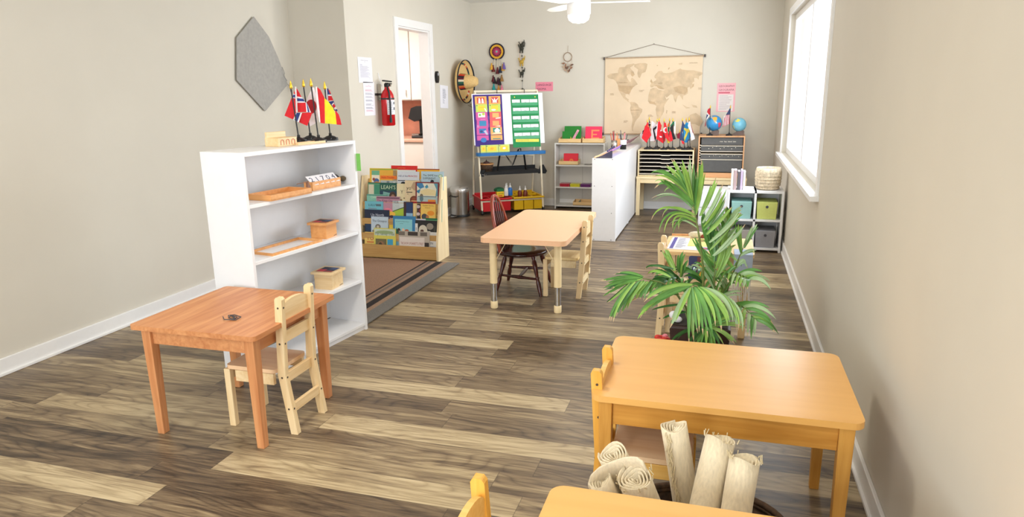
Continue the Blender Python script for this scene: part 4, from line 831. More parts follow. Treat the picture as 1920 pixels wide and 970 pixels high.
P().art(frame((-.045, -.0205, 0), (1, 0, 0), (0, 0, 1)), .09, .07, [('t', 'CRAYONS', .1, .5, .25, .8, (40, 120, 60)), ('r', .25, .1, .75, .35, (226, 120, 40))]).build('print', t)
t = thing('green_cloth', 'dark green crumpled pouch lying on the red tub', 'pouch', eo(-.12, -.04, .235), EA); P().ball((0, 0, .03), .05, mat('green_pouch', (20, 90, 56), .7, var=.3), sc=(1.3, .7, .6)).build('pouch', t)
def bottle(label, u, y, m, cap, z=.18):
    t = thing('glue_bottle', label, 'bottle', eo(u, y, z), EA, 'craft bottles in the tubs')
    P().lathe([(.026, 0), (.028, .01), (.027, .07), (.018, .09), (.012, .097)], m, 16).build('body', t)
    P().lathe([(.014, .095), (.014, .108), (.006, .116), (.003, .145), (.0005, .147)], cap, 12).build('cap', t)
WB_ = mat('white_bottle', (236, 234, 232), .35); BB = mat('blue_bottle', (30, 110, 190), .3); BR = mat('brown_jar', (120, 50, 30), .3, var=.3)
bottle('white glue bottle in the red tub, left of the blue one', -.055, -.12, WB_, WB_, .2); bottle('small white glue bottle behind the larger one in the red tub', -.03, -.07, WB_, WB_, .2); bottle('blue bottle with white cap in the red tub', .0, -.11, BB, WB_, .2)
bottle('brown craft bottle with white cap, left one in the yellow tub', .12, -.11, BR, WB_, .16); bottle('brown craft bottle with white cap, right one in the yellow tub', .185, -.12, BR, WB_, .16)

# ------------------------------------------------------------------ on the back wall
def bw(x, z): return Vector((x, YB, z))
t = thing('mandala_hanging', 'round crocheted mandala with tassels on the back wall', 'wall hanging', (-2.704, YB-.012, 1.874))
FB = frame((0, 0, 0), (1, 0, 0), (0, 0, 1))     # local z -> -y (towards the room)
q = P(); rc = [(.1, (40, 32, 48)), (.083, (222, 166, 50)), (.06, (110, 34, 44)), (.043, (160, 50, 90)), (.026, (196, 70, 110)), (.012, (120, 190, 170))]
for i, (r, c_) in enumerate(rc): q.lathe([(r, 0), (r, .006+.001*i), (.0005, .0065+.001*i)], mat('yarn_%d' % i, c_, .9, var=.3, scale=120, bump=.8), 32, FB, smooth=False)
for k in range(12): q.ball((.05*math.cos(k*PI/6), -.012, .05*math.sin(k*PI/6)), .005, flat((150, 60, 90), tag='yarn'), 8, 5)
q.build('mandala', t)
def tassel(x, z, c_, s=1., col_name='tassel'):
    h = P(); m = mat('tassel_%02x%02x%02x' % c_, c_, .9, var=.3, scale=150, bump=.6, stretch=(1, 1, .1))
    h.lathe([(.0185*s, -.05*s), (.016*s, -.035*s), (.008*s, -.008*s), (.005*s, 0), (.007*s, .006*s), (.003*s, .012*s)], m, 12, T(x, -.012, z)); return h.build('tassel', t)
P_ = lambda px, py: (at(px, py, 1, YB-.02).x+2.704, at(px, py, 1, YB-.02).z-1.874)
st = P()
tl2 = [((922, 124), (226, 170, 60)), ((925, 128), (110, 40, 36)), ((933, 132), (96, 34, 40)), ((938, 130), (30, 40, 60)), ((945, 123), (110, 90, 160)), ((925, 147), (90, 26, 36)), ((934, 151), (60, 24, 40)), ((941, 146), (150, 110, 60)), ((926, 163), (40, 160, 160)), ((935, 166), (220, 150, 60)), ((941, 165), (226, 130, 150)), ((937, 153), (40, 30, 36)), ((927, 150), (34, 26, 34)), ((943, 126), (190, 140, 60))]
for k, ((px, py), c_) in enumerate(tl2):
    x, z = P_(px, py); tassel(x, z+.022, c_, 1.3)
    st.tube([(x*.5, -.012, -.085), (x, -.012, z+.03)], .0016, flat((226, 214, 190), tag='yarn'), 5)
st.build('cords', t)
t = thing('elephant_string', 'string of small dark cloth elephants and beads hanging on the back wall', 'wall hanging', (-2.388, YB-.012, 1.97))
DK = mat('dark_cloth', (56, 56, 46), .8, var=.5, scale=80); YC = mat('mustard_cloth', (196, 160, 60), .8, var=.4, scale=80)
P().tube([(0, 0, 0), (.004, 0, -.3), (.005, 0, -.56)], .0015, INK, 5).build('cord', t)
def eleph(z, m, s=1):
    q = P(); q.ball((.0, -.01, z), .02*s, m, 10, 6, (1.15, .6, 1)).ball((.02*s, -.01, z+.026*s), .014*s, m, 10, 6, (1, .6, 1)).tube([(.028*s, -.01, z+.03*s), (.034*s, -.01, z+.05*s), (.03*s, -.01, z+.06*s)], [.006*s, .004*s, .003*s], m, 6)
    for dx in (-.013, .012): q.tube([(dx*s, -.01, z-.012*s), (dx*s-.003, -.01, z-.042*s)], .006*s, m, 6)
    q.tube([(-.022*s, -.01, z+.01*s), (-.032*s, -.01, z+.04*s)], .005*s, m, 6); return q.build('elephant', t)
eleph(-.07, DK, 1.25); eleph(-.03, DK, 1.); eleph(-.36, DK, 1.15); eleph(-.225, YC, 1.2)
for z in (-.155, -.29, -.445, -.54): P().ball((.003, -.004, z), .009, DK, 10, 6).build('bead', t)
P().tube([(-.025, -.006, -.06), (-.025, -.006, -.17), (-.035, -.006, -.23)], .0018, flat((206, 150, 120)), 5).build('side_cord', t)
t = thing('dreamcatcher', 'small hoop dreamcatcher with pale brown feathers on the back wall', 'dreamcatcher', (-1.822, YB-.012, 1.787))
HP = mat('hoop_wrap', (150, 120, 92), .8, var=.2)
P().tube([(.05*math.cos(k*PI/16), 0, .05*math.sin(k*PI/16)) for k in range(32)], .0035, HP, 6, closed=True).build('hoop', t)
P().tube([(.0, 0, .05), (.003, 0, .13)], .0016, HP, 5).build('cord', t)
for a_, b_ in (((-.047, 0, -.015), (-.05, 0, -.1)), ((.047, 0, -.015), (.05, 0, -.09)), ((0, 0, -.05), (.003, 0, -.15))): P().tube([a_, b_], .0012, HP, 5).build('cord', t)
FE = [mat('feather_%d' % k, c_, .8, var=.3, scale=60) for k, c_ in enumerate(((150, 110, 86), (190, 160, 134), (110, 80, 64)))]
for k, (x, z, a) in enumerate(((-.07, -.09, 100), (-.06, -.12, 60), (-.03, -.12, 30), (-.02, -.09, -10), (.0, -.16, 10), (.01, -.12, -30), (.03, -.11, 20), (.05, -.1, -20), (.07, -.1, -70), (.06, -.13, -50), (-.045, -.15, 50), (.03, -.15, -20))):
    Mf = T(x, -.006-.001*k, z+.015) @ FB @ Matrix.Rotation(D(a), 4, 'Z')
    P().prism([(0, .005), (.009, -.01), (.01, -.025), (.0, -.045), (-.01, -.025), (-.009, -.01)], 0, .0015, FE[k % 3], Mf).build('feather', t)
def wall_sign(name, label, x0, z0, w_, h_, colr, items, rot=0, th=.0015):
    t = thing(name, label, 'sign', (x0, YB-.001, z0))
    M = FB @ Matrix.Rotation(D(rot), 4, 'Z')
    P().prism(rect(0, 0, w_, h_), 0, th, flat(colr, .6, 'card'), M).build('card', t)
    P().art(M @ T(0, 0, th), w_, h_, items, .0003).build('lettering', t); return t
wall_sign('language_sign', 'pink card reading LANGUAGE IDIOMA on the back wall', -2.222, 1.397, .217, .108, (238, 140, 160), [('t', 'LANGUAGE', .07, .58, .32, .84, (70, 20, 60)), ('t', 'IDIOMA', .07, .14, .32, .54, (70, 20, 60))])
wall_sign('geography_sign', 'pink-bordered poster headed GEOGRAPHY GEOGRAFIA at the right of the map', -.1, 1.14, .2, .315, (240, 176, 182), [('r', .1, .03, .9, .6, (226, 216, 210)), ('t', 'GEOGRAPHY', .08, .86, .1, .86, (120, 50, 60)), ('t', 'GEOGRAFIA', .08, .73, .1, .84, (120, 50, 60)), ('r', .08, .64, .7, .69, (206, 90, 110)), ('l', .14, .06, .86, .58, 12, (186, 170, 170))])
# world map
x0, x1, z0, z1 = -1.385, -.25, .887, 1.757
t = thing('world_map', 'beige world map on a canvas scroll hung from a cord on the back wall', 'map', ((x0+x1)/2, YB, 1.757))
MAPC = mat('map_canvas', (226, 203, 172), .8, var=.03, scale=6, bump=.1); LAND = mat('map_land', (208, 182, 148), .8, var=.14, scale=14); LAND2 = mat('map_land_dark', (195, 166, 130), .8, var=.14, scale=14)
P().prism(rect(-(x1-x0)/2+.012, -.865, (x1-x0)/2-.02, 0), .018, .020, MAPC, FB).build('canvas', t)
DKW = mat('dark_map_rod', (70, 60, 54), .5)
for z in (0, -.868):
    P().box((0, -.02, z), (x1-x0, .014, .014), mat('tan_rod', (176, 150, 120), .6)).box((-(x1-x0)/2, -.02, z), (.02, .022, .03), DKW).box(((x1-x0)/2, -.02, z), (.02, .022, .03), DKW).build('rod', t, bevel=.002)
P().tube([(-(x1-x0)/2+.02, -.02, .01), (.0, -.006, .142), ((x1-x0)/2-.02, -.02, .01)], .0025, mat('cord_brown', (120, 100, 80), .8), 5).build('cord', t)
P().ball((0, -.006, .144), .007, STEEL, 8, 6).tube([(0, 0, .144), (0, -.012, .15)], .002, STEEL, 5).build('nail', t)
cont = [
 (LAND, [(20,265),(60,240),(150,230),(150,205),(165,165),(230,160),(250,135),(330,120),(345,125),(320,150),(290,165),(300,185),(330,215),(345,250),(320,275),(300,250),(270,245),(250,270),(262,300),(285,335),(300,335),(300,300),(315,285),(345,310),(360,335),(380,365),(350,380),(325,400),(305,430),(290,465),(280,475),(285,495),(270,480),(240,480),(235,510),(255,530),(275,540),(270,560),(285,575),(270,572),(250,555),(215,530),(190,490),(165,450),(150,420),(145,370),(120,325),(95,305),(60,300),(35,290)]),
 (LAND, [(285,575),(310,570),(345,575),(380,600),(395,635),(435,655),(430,690),(410,720),(395,750),(370,775),(350,805),(335,850),(325,885),(328,915),(312,905),(308,860),(318,790),(315,740),(300,700),(290,650),(300,610)]),
 (LAND, [(340,130),(400,115),(470,115),(495,125),(485,180),(470,220),(430,235),(405,290),(385,280),(375,235),(385,190),(340,160)]),
 (LAND, [(525,375),(540,350),(560,335),(590,320),(600,300),(580,290),(575,270),(595,240),(625,210),(660,205),(680,230),(720,235),(780,225),(830,200),(880,178),(900,190),(960,200),(1040,200),(1100,215),(1140,225),(1140,245),(1100,270),(1095,310),(1070,290),(1040,290),(1045,330),(1020,350),(1040,390),(1000,420),(985,390),(965,410),(970,470),(940,490),(915,500),(910,550),(890,520),(870,490),(850,500),(825,580),(805,540),(795,490),(770,480),(755,490),(720,520),(700,500),(680,440),(700,425),(650,420),(620,410),(600,385),(575,385),(550,400),(530,400)]),
 (LAND, [(530,420),(560,405),(600,405),(620,425),(680,440),(700,500),(715,540),(750,525),(715,575),(690,620),(690,680),(665,730),(640,770),(610,770),(600,720),(590,660),(600,620),(575,600),(520,590),(500,560),(505,500),(515,460)]),
 (LAND, [(960,760),(1000,720),(1060,700),(1120,740),(1145,800),(1110,860),(1050,830),(980,830)]),
 (LAND2, [(525,330),(538,300),(555,335),(548,358)]), (LAND2, [(1010,405),(1030,360),(1042,355),(1038,385)]), (LAND, [(900,600),(960,630),(1000,640),(950,650)]), (LAND, [(715,665),(730,670),(722,710),(712,700)]),
 (LAND, [(1010,600),(1070,615),(1080,640),(1030,635)]), (LAND2, [(600,140),(620,140),(612,152)]), (LAND2, [(735,185),(750,165),(756,172),(742,192)]), (LAND, [(860,120),(905,110),(900,132),(865,135)]),
 (LAND2, [(150,375),(300,385),(345,385),(325,400),(305,430),(290,465),(280,478),(235,470),(190,450),(165,440)]), (LAND2, [(300,215),(330,215),(345,250),(320,275),(305,260)]), (LAND2, [(800,400),(870,380),(960,400),(965,450),(930,485),(860,470),(820,450)]),
 (LAND2, [(575,385),(600,370),(650,385),(700,425),(650,420),(620,410),(600,385)]), (LAND2, [(505,560),(575,570),(600,600),(575,600),(520,590)])]
pm = P()
ox, oz = (x0+x1)/2, 1.757
for i, (m, pts) in enumerate(cont):
    vs = []
    for a, b_ in pts:
        q = at(1135+a/6.258, 100+b_/6.258, 1, YB-.0205); vs.append((q.x-ox, -.0205-.00012*(i+1), q.z-oz))
    pm.add(vs, [tuple(range(len(vs)))], m)
pm.build('continents', t)
pt = P(); TX = mat('map_lettering', (150, 120, 88), .8)
for s_, a, b_, mw in (('NORTH AMERICA', 160, 350, .14), ('SOUTH AMERICA', 300, 672, .1), ('EUROPE', 620, 358, .07), ('PACIFIC\nOCEAN', 55, 480, .05), ('ATLANTIC\nOCEAN', 395, 440, .06), ('ARCTIC OCEAN', 985, 118, .09), ('INDIAN\nOCEAN', 780, 690, .05), ('PACIFIC\nOCEAN', 1090, 412, .05), ('SOUTHERN\nOCEAN', 215, 800, .05), ('SOUTH\nATLANTIC', 500, 730, .06)):
    q = at(1135+a/6.258, 100+b_/6.258, 1, YB-.021); pt.text(s_, .013, TX, T(q.x-ox, -.0235, q.z-oz) @ FB, mw)
pt.build('lettering', t)

# ------------------------------------------------------------------ ladder-back children's chairs
def ladder_chair(label, loc, rz, mz, mx, seatm, h=.56, w_=.235, sz=.285, kick=.045, arch=.03, group=None, boltm=None, depth=.25):
    t = thing('ladder_chair', label, 'chair', loc, rz, group)
    th = .024; bm = boltm or mat('bolt_dark', (70, 56, 44), .5)
    prof = [(.118+kick, 0), (.118+kick+.034, 0), (.152, sz-.02), (.168, h-.01), (.162, h), (.142, h), (.134, h-.01), (.116, sz-.02)]
    for s_ in (-1, 1):
        xx = s_*(w_/2-th/2)
        lg = P().prism(prof, -th/2, th/2, mz, frame((xx, 0, 0), (0, 1, 0), (0, 0, 1))).build('back_leg', t, bevel=.004)
        q = P()
        for z in (.115, sz-.03, sz+.12, h-.045):
            yb = .152+kick*max(0, 1-z/(sz-.02)) if z < sz else .152+.016*(z-sz)/(h-sz)
            q.lathe([(.0045, 0), (.0045, .001)], bm, 8, T(xx, yb+.0005, z) @ Matrix.Rotation(D(-90), 4, 'X'))
            q.lathe([(.0045, 0), (.0045, .001)], bm, 8, T(xx+s_*(th/2+.0002), yb-.018, z) @ Matrix.Rotation(D(90)*s_, 4, 'Y'))
        q.build('bolt', lg)
        P().bar((xx, .1-depth+.01, 0), (xx, .1-depth+.01, sz-.018), .026, .03, mz).build('front_leg', t, bevel=.003)
        P().box((xx, .125-depth/2-.005, sz-.045), (.018, depth-.06, .05), mx).build('side_apron', t, bevel=.002)
    iw = w_-2*th
    fr = frame((0, .158, 0), (1, 0, 0), (0, .05, 1))
    top = [(-iw/2, h-.12), (iw/2, h-.12), (iw/2, h-.055)]+[(iw/2*math.cos(a*PI/10), h-.055+arch*math.sin(a*PI/10)) for a in range(1, 10)]+[(-iw/2, h-.055)]
    yk = lambda z: .135+.016*(z-sz)/(h-sz)
    P().prism(top, -.008, .008, mx, frame((0, yk(h-.08)-.004, 0), (1, 0, 0), (0, 0, 1))).build('top_rail', t, bevel=.002)
    P().prism(rect(-iw/2, h-.205, iw/2, h-.155), -.007, .007, mx, frame((0, yk(h-.18)-.003, 0), (1, 0, 0), (0, 0, 1))).build('middle_rail', t, bevel=.002)
    P().box((0, .134, sz-.04), (iw, .016, .045), mx).build('rear_apron', t, bevel=.002)
    P().box((0, .142+kick*.55, .115), (iw, .016, .04), mx).build('stretcher', t, bevel=.002)
    P().box((0, .1-depth+.01, sz-.045), (iw, .018, .045), mx).build('front_apron', t, bevel=.002)
    P().prism(rrect(w_-.004, depth, .02), sz-.017, sz, seatm, T(0, .104-depth/2, 0)).build('seat', t, bevel=.003)
    return t
ladder_chair('pale pine ladder-back chair in front of the white bookshelf, at the reddish desk', (-1.853, 2.437, 0), D(-90), PALEZ, PALE, SEATW, h=.606, sz=.285, kick=.035)
HZ = wood('amber_pine_upright', (244, 190, 92), (228, 166, 62), 2); HX = wood('amber_pine', (246, 200, 116), (232, 178, 88), 1)
ladder_chair('amber pine chair tucked under the middle desk, seat showing below its top', (-.19, 2.12, 0), D(90), HZ, HX, SEATW, h=.56, kick=.02)
q = at(897, 893, 2, .56)
ladder_chair('amber pine chair with arched back at the nearest desk, bottom edge of the view', (q.x+.152, q.y-.106, 0), D(90), HZ, HX, SEATW, h=.56, kick=.02, arch=.04)
ladder_chair('pale pine chair at the left end of the small table by the palm', (-.158, 4.03, 0), D(90), PALEZ, PALE, PALE, h=.56, kick=.015)
ladder_chair('small birch chair on the right side of the peach-topped activity table', (-1.018, 4.68, 0), D(-90), PALEZ, BIRCH, wood('chair_seat_pale', (242, 216, 160), (230, 198, 136), 0), h=.55, w_=.25, sz=.285, kick=-.025, depth=.235)

# ------------------------------------------------------------------ desks
def desk(label, x0, x1, y0, y1, z, topm, mz, mx, r=.035, leg=.042, th=.02, ins=.03, taper=.75, cat='desk', apron=.085):
    cx, cy = (x0+x1)/2, (y0+y1)/2; w_, d_ = x1-x0, y1-y0
    t = thing('wooden_desk', label, cat, (cx, cy, 0))
    P().prism(rrect(w_, d_, r), z-th, z, topm).build('tabletop', t, bevel=.004)
    for sx in (-1, 1):
        for sy in (-1, 1):
            P().box((sx*(w_/2-ins-leg/2), sy*(d_/2-ins-leg/2), (z-th)/2), (leg, leg, z-th), mz, taper=taper).build('leg', t, bevel=.003)
    zz = z-th-apron/2
    for s_ in (-1, 1):
        P().box((0, s_*(d_/2-ins-leg/2), zz), (w_-2*ins-2*leg, .018, apron), mx).build('apron', t, bevel=.001)
        P().box((s_*(w_/2-ins-leg/2), 0, zz), (.018, d_-2*ins-2*leg, apron), mx).build('apron', t, bevel=.001)
    return t
desk('honey-coloured wooden desk in the middle of the right side, in front of the palm', -.35, .42, 1.955, 2.505, .5, MAPLE, HONEYZ, HONEY, ins=.022)
desk('nearest honey-coloured wooden desk at the bottom edge of the view', -.345, .44, .93, 1.443, .5, MAPLE, HONEYZ, HONEY, ins=.022)
desk('reddish wooden desk against the white bookshelf, behind the pale chair', -2.30, -1.695, 2.14, 2.742, .5, RED, REDZ, RED, r=.02, ins=.03, leg=.045, apron=.07)
t = thing('wire_ornament', 'small dark scribble-shaped wire piece lying on the reddish desk', 'ornament', (-1.93, 2.32, .5))
P().tube([(.05*math.cos(k*1.3)*(.4+.03*k), .04*math.sin(k*1.1)*(.4+.03*k), .004+.001*(k % 3)) for k in range(18)], .002, INK, 5).build('wire', t)

# ------------------------------------------------------------------ adjustable activity table
x0, x1, y0, y1, ZT2 = -1.463, -.898, 4.10, 5.21, .5
t = thing('activity_table', 'rectangular peach-topped activity table on adjustable chrome legs', 'table', ((x0+x1)/2, (y0+y1)/2, 0))
q = P()
for (ins, z_a, z_b) in ((0, ZT2-.028, ZT2-.006),): q.prism(rrect(x1-x0, y1-y0, .04, 8), z_a-.004, ZT2, PEACH)
q.build('tabletop', t, bevel=.011)
CR_ = mat('cream_leg', (244, 220, 172), .4, var=.01)
for sx, sy in ((-1, -1), (1, -1), (-1, 1), (1, 1)):
    X = {-1: -1.41, 1: -.976}[sx]-(x0+x1)/2; Yy = {-1: 4.223, 1: 5.245}[sy]-(y0+y1)/2
    lg = P().lathe([(.0245, .172), (.0245, ZT2-.03)], CR_, 20, T(X, Yy, 0)).build('leg', t)
    P().lathe([(.0205, .045), (.0205, .178)], CHROME, 20, T(X, Yy, 0)).build('chrome_post', lg)
    P().lathe([(.023, 0), (.0245, .006), (.0245, .045), (.019, .05)], CR_, 20, T(X, Yy, 0)).build('foot', lg)
    P().bar((X-sx*.02, Yy, .33), (X-sx*.1, Yy, ZT2-.03), .006, .003, CR_).build('brace', lg)
P().box((0, 0, ZT2-.042), (x1-x0-.16, y1-y0-.16, .02), CR_).build('under_frame', t)

# ------------------------------------------------------------------ windsor chair
t = thing('windsor_chair', 'small dark cherry hoop-back windsor chair on the left side of the activity table', 'chair', (-1.36, 4.73, 0))
q = P(); sm = CHERRYX
q.lathe([(.0005, .264), (.15, .264), (.185, .272), (.192, .285), (.182, .298), (.1, .294), (.0005, .292)], sm, 32); q.build('seat', t)
legs = ((-.16, -.12), (.19, -.19), (-.16, .17), (.17, .19))
mid = {}
for k, (fx, fy) in enumerate(legs):
    a = Vector((fx, fy, 0)); b = Vector((fx*.6, fy*.6, .275)); pts = []; rs = []
    for f_, r_ in ((0, .010), (.12, .014), (.3, .017), (.42, .011), (.45, .017), (.48, .012), (.7, .018), (.85, .016), (.9, .010), (.93, .015), (1, .012)):
        pts.append(a.lerp(b, f_)); rs.append(r_)
    P().tube(pts, rs, CHERRY, 10).build('leg', t); mid[k] = a.lerp(b, .42)
for i, j in ((0, 1), (2, 3)):
    a, b = mid[i], mid[j]; P().tube([a, a.lerp(b, .3), a.lerp(b, .5), a.lerp(b, .7), b], [.008, .010, .014, .010, .008], CHERRY, 8).build('stretcher', t)
a, b = mid[0].lerp(mid[1], .5), mid[2].lerp(mid[3], .5); P().tube([a, a.lerp(b, .5), b], [.008, .014, .008], CHERRY, 8).build('stretcher', t)
def hoop(a): # a 0..1
    y = .145*math.cos(PI*a); z = math.sin(PI*a)**.72
    return Vector((-.115-.09*z, y, .29+.385*z))
P().tube([hoop(k/24) for k in range(25)], .013, mat('cherry_hoop', (138, 58, 36), .25, var=.15, scale=20), 10).build('back_hoop', t)
for y in (-.095, -.06, -.02, .02, .06, .095):
    a_ = math.acos(max(-1, min(1, y*1.18/.145)))/PI; top = hoop(a_); P().tube([(-.115, y*.8, .29), Vector((-.15, y*.9, .4)), top], [.0055, .0075, .0045], CHERRY, 8).build('spindle', t)

# ------------------------------------------------------------------ shelving behind
def screws(q, pts, m):
    for M in pts: q.lathe([(.004, 0), (.004, .0012)], m, 8, M)
SCR = mat('screw_head', (90, 86, 84), .4, .6)
def low_shelf(label, x0, x1, y0, y1, h, face, name='low_bookshelf', zs=(.265, .525), m=WHITE, seam=False):
    """face: the open side, '-x' or '-y'"""
    t = thing(name, label, 'bookshelf', ((x0+x1)/2, (y0+y1)/2, 0)); w_, d_ = x1-x0, y1-y0; th = .016
    if face == '-x':
        for s_ in (-1, 1): P().box((0, s_*(d_/2-th/2), h/2), (w_, th, h), m).build('side_panel', t, bevel=.0012)
        P().box((0, 0, h-th/2), (w_, d_-2*th, th), m).build('top', t, bevel=.0012)
        P().box((w_/2-.003, 0, h/2), (.006, d_-2*th, h-.03), m).build('back_panel', t)
        for z in zs+(.05,): P().box((-.003, 0, z-th/2), (w_-.008, d_-2*th, th), m).build('shelf', t, bevel=.0012)
    else:
        for s_ in (-1, 1): P().box((s_*(w_/2-th/2), 0, h/2), (th, d_, h), m).build('side_panel', t, bevel=.0012)
        P().box((0, 0, h-th/2), (w_-2*th, d_, th), m).build('top', t, bevel=.0012)
        P().box((0, d_/2-.003, h/2), (w_-2*th, .006, h-.03), m).box((0, d_/2-.0065, h/2), (.002, .002, h-.03), flat((150, 144, 136))).build('back_panel', t)
        for z in zs+(.045,): P().box((0, -.003, z-th/2), (w_-2*th, d_-.008, th), m).build('shelf', t, bevel=.0012)
    return t
DVW = mat('white_board_end', (232, 229, 228), .4, var=.01)
ta = low_shelf('white low shelf unit standing end-on as a divider, near half', -1.166, -.937, 6.468, 7.42, .784, '-x', m=DVW)
q = P()
for z in (.775, .525, .27, .012):
    for x in (-.09, .075): screws(q, [T(x, -.4765, z) @ Matrix.Rotation(D(90), 4, 'X')], SCR)
q.build('screw', ta)
low_shelf('white low shelf unit continuing the divider toward the back wall', -1.166, -.937, 7.423, 8.40, .784, '-x', m=DVW)
tb = low_shelf('off-white low shelf against the back wall with letter boxes on it', -1.935, -1.33, 8.2, 8.42, .792, '-y', m=WHITE2, zs=(.27, .532))
# wooden boxes with boards
def tray_box(label, x, y, z, w_, d_, h, m=BOXW, group=None): return open_box('wooden_box', label, 'box', (x, y, z), 0, (w_, d_, h), m, .006, group, front=h*.75)
tray_box('beech box of green letter boards on the back shelf', -1.755, 8.3, .793, .27, .15, .065)
tray_box('beech box of pink letter boards on the back shelf', -1.478, 8.3, .793, .25, .15, .07)
tray_box('beech box of red boards on the upper shelf of the back unit', -1.77, 8.29, .533, .235, .15, .06)
tray_box('shallow beech tray on the bottom shelf of the back unit', -1.55, 8.29, .046, .32, .16, .055)
def board(name, label, x, y, z, w_, h, c_, items, lean=8, group=None, rot=0):
    t = thing(name, label, 'letter board', (x, y, z), 0, group)
    R = Matrix.Rotation(D(-lean), 4, 'X') @ Matrix.Rotation(D(rot), 4, 'Y')
    P().box((0, .002, h/2), (w_, .004, h), flat(c_, .5, 'board'), R).build('board', t, bevel=.0008)
    if items: P().art(R @ frame((-w_/2, -.0002, 0), (1, 0, 0), (0, 0, 1)), w_, h, items, .0004).build('letter', t)
GRB = (10, 128, 30); PKB = (238, 44, 90); GLD = (226, 200, 40)
for k in range(3): board('letter_board', ('tall green board at the back of the left box', 'green board with yellow digits in the left box', 'lower green board leaning at the front of the left box')[k], -1.745-.03*(k == 2)+.004*k, 8.345-.022*k, .80, .205-.01*(k == 2), (.185, .165, .125)[k], GRB, [] if k < 2 else [('t', 'b 8', .5, .18, .45, .6, GLD)], group='green boards in the left box')
t = thing('paper_strip', 'tilted pink strip with black lettering in the left box', 'strip', (-1.73, 8.275, .82))
R = Matrix.Rotation(D(-8), 4, 'X') @ Matrix.Rotation(D(28), 4, 'Y')
P().box((0, 0, .065), (.026, .001, .15), flat((240, 170, 190), .6, 'card'), R).build('strip', t)
P().text('CON CARD', .024, INK, R @ frame((.009, -.0008, .0), (0, 0, 1), (-1, 0, 0)), .12).build('lettering', t)
for k in range(3): board('letter_board', ('pink board at the back of the middle box', 'pink board behind the letter E', 'pink board with a large sand-coloured E')[k], -1.49+.003*k, 8.345-.022*k, .80, .2, .18, PKB, [] if k < 2 else [('r', .36, .1, .46, .8, (246, 140, 90)), ('r', .46, .7, .84, .8, (246, 140, 90)), ('r', .46, .2, .84, .3, (246, 140, 90)), ('r', .46, .45, .7, .53, (246, 140, 90))], group='pink boards in the middle box')
for k in range(2): board('letter_board', ('red board at the back of the box on the upper shelf', 'red board with an orange curve on the upper shelf')[k], -1.76, 8.33-.025*k, .54, .175, .12, (226, 26, 50), [] if not k else [('c', .55, .3, .14, .18, (240, 120, 50)), ('c', .55, .22, .08, .1, (226, 26, 50))], group='red boards in the box')
t = thing('scissors', 'small dark pair of scissors on the upper shelf of the back unit', 'scissors', (-1.53, 8.26, .5335), D(10))
P().bar((-.05, 0, .004), (.03, .01, .004), .012, .003, BLACKM).bar((-.05, .012, .006), (.03, -.004, .006), .012, .003, BLACKM).tube([(.045+.018*math.cos(k*PI/5), .012*math.sin(k*PI/5)+.01, .006) for k in range(10)], .003, BLACKM, 5, closed=True).build('blades', t)
for k, (c_, nm) in enumerate((((170, 20, 44), 'dark red'), ((206, 196, 30), 'yellow green'), ((96, 30, 100), 'purple'))):
    t = thing('folded_mat', nm+' folded cloth on the middle shelf of the back unit', 'cloth', (-1.815+.128*k, 8.27, .2705), 0, 'folded cloths on the middle shelf')
    P().prism(rrect(.122, .12, .015), 0, .035, mat('cloth_%d' % k, c_, .85, var=.1, scale=60, sheen=.4)).build('cloth', t, bevel=.012)
t = thing('toy_wedge', 'small grey green wedge toy in the shallow tray on the bottom shelf', 'toy', (-1.68, 8.28, .052)); P().prism([(0, 0), (.05, 0), (.055, .06)], -.01, .01, mat('grey_green', (110, 116, 96), .6), FB).build('wedge', t)
# on top of the divider
zt = .7845
t = thing('alphabet_board', 'purple and pink slanted printed boards lying along the divider top', 'board', (-1.05, 6.9, zt))
prn = P()
pu = [flat(c_, .5, 'print') for c_ in ((196, 128, 190), (130, 100, 190), (226, 150, 170), (240, 190, 150))]
yv = [(-.42, .0), (.62, .0)]
prn.add([(-.105, -.4, .004), (-.03, -.4, .02), (.02, .38, .03), (-.06, .5, .004)], [(0, 1, 2, 3)], pu[3]); prn.add([(-.03, -.4, .02), (.05, -.28, .06), (.055, .3, .07), (.02, .38, .03)], [(0, 1, 2, 3)], pu[1]); prn.add([(-.085, -.42, .002), (.07, -.42, .002), (.05, -.28, .06), (-.03, -.4, .022)], [(0, 1, 2, 3)], flat((40, 36, 60), .5, 'print'))
prn.add([(.0, -.2, .047), (.05, -.28, .0605), (.055, .3, .0705), (.03, .2, .06)], [(0, 1, 2, 3)], pu[0])
for k in range(5): prn.box((.0, -.25+.1*k, .052+.002*k), (.012, .02, .012), flat((50, 50, 110), .5, 'print'))
prn.build('board', t, solid=.003)
P().tube([(-.09, -.43, .01), (-.02, .42, .012)], .008, PALE, 8).build('dowel', t)
t = thing('alphabet_board', 'mauve slanted board at the far end of the divider top', 'board', (-1.03, 8.05, zt))
P().add([(-.08, -.25, .01), (.0, -.22, .06), (.08, .3, .09), (-.02, .3, .01)], [(0, 1, 2, 3)], flat((190, 140, 150), .5, 'print')).box((-.02, -.18, .05), (.02, .02, .02), INK).box((0, -.08, .06), (.02, .02, .02), INK).build('board', t, solid=.003)
tag(P().box((-1.12, 7.95, zt+.035), (.08, .16, .07), OAKBOX).box((-1.12, 7.95, zt+.073), (.088, .168, .006), OAKBOX).build('wooden_block_box', bevel=.002), 'small orange wooden box behind the pencil cups on the divider', 'box')
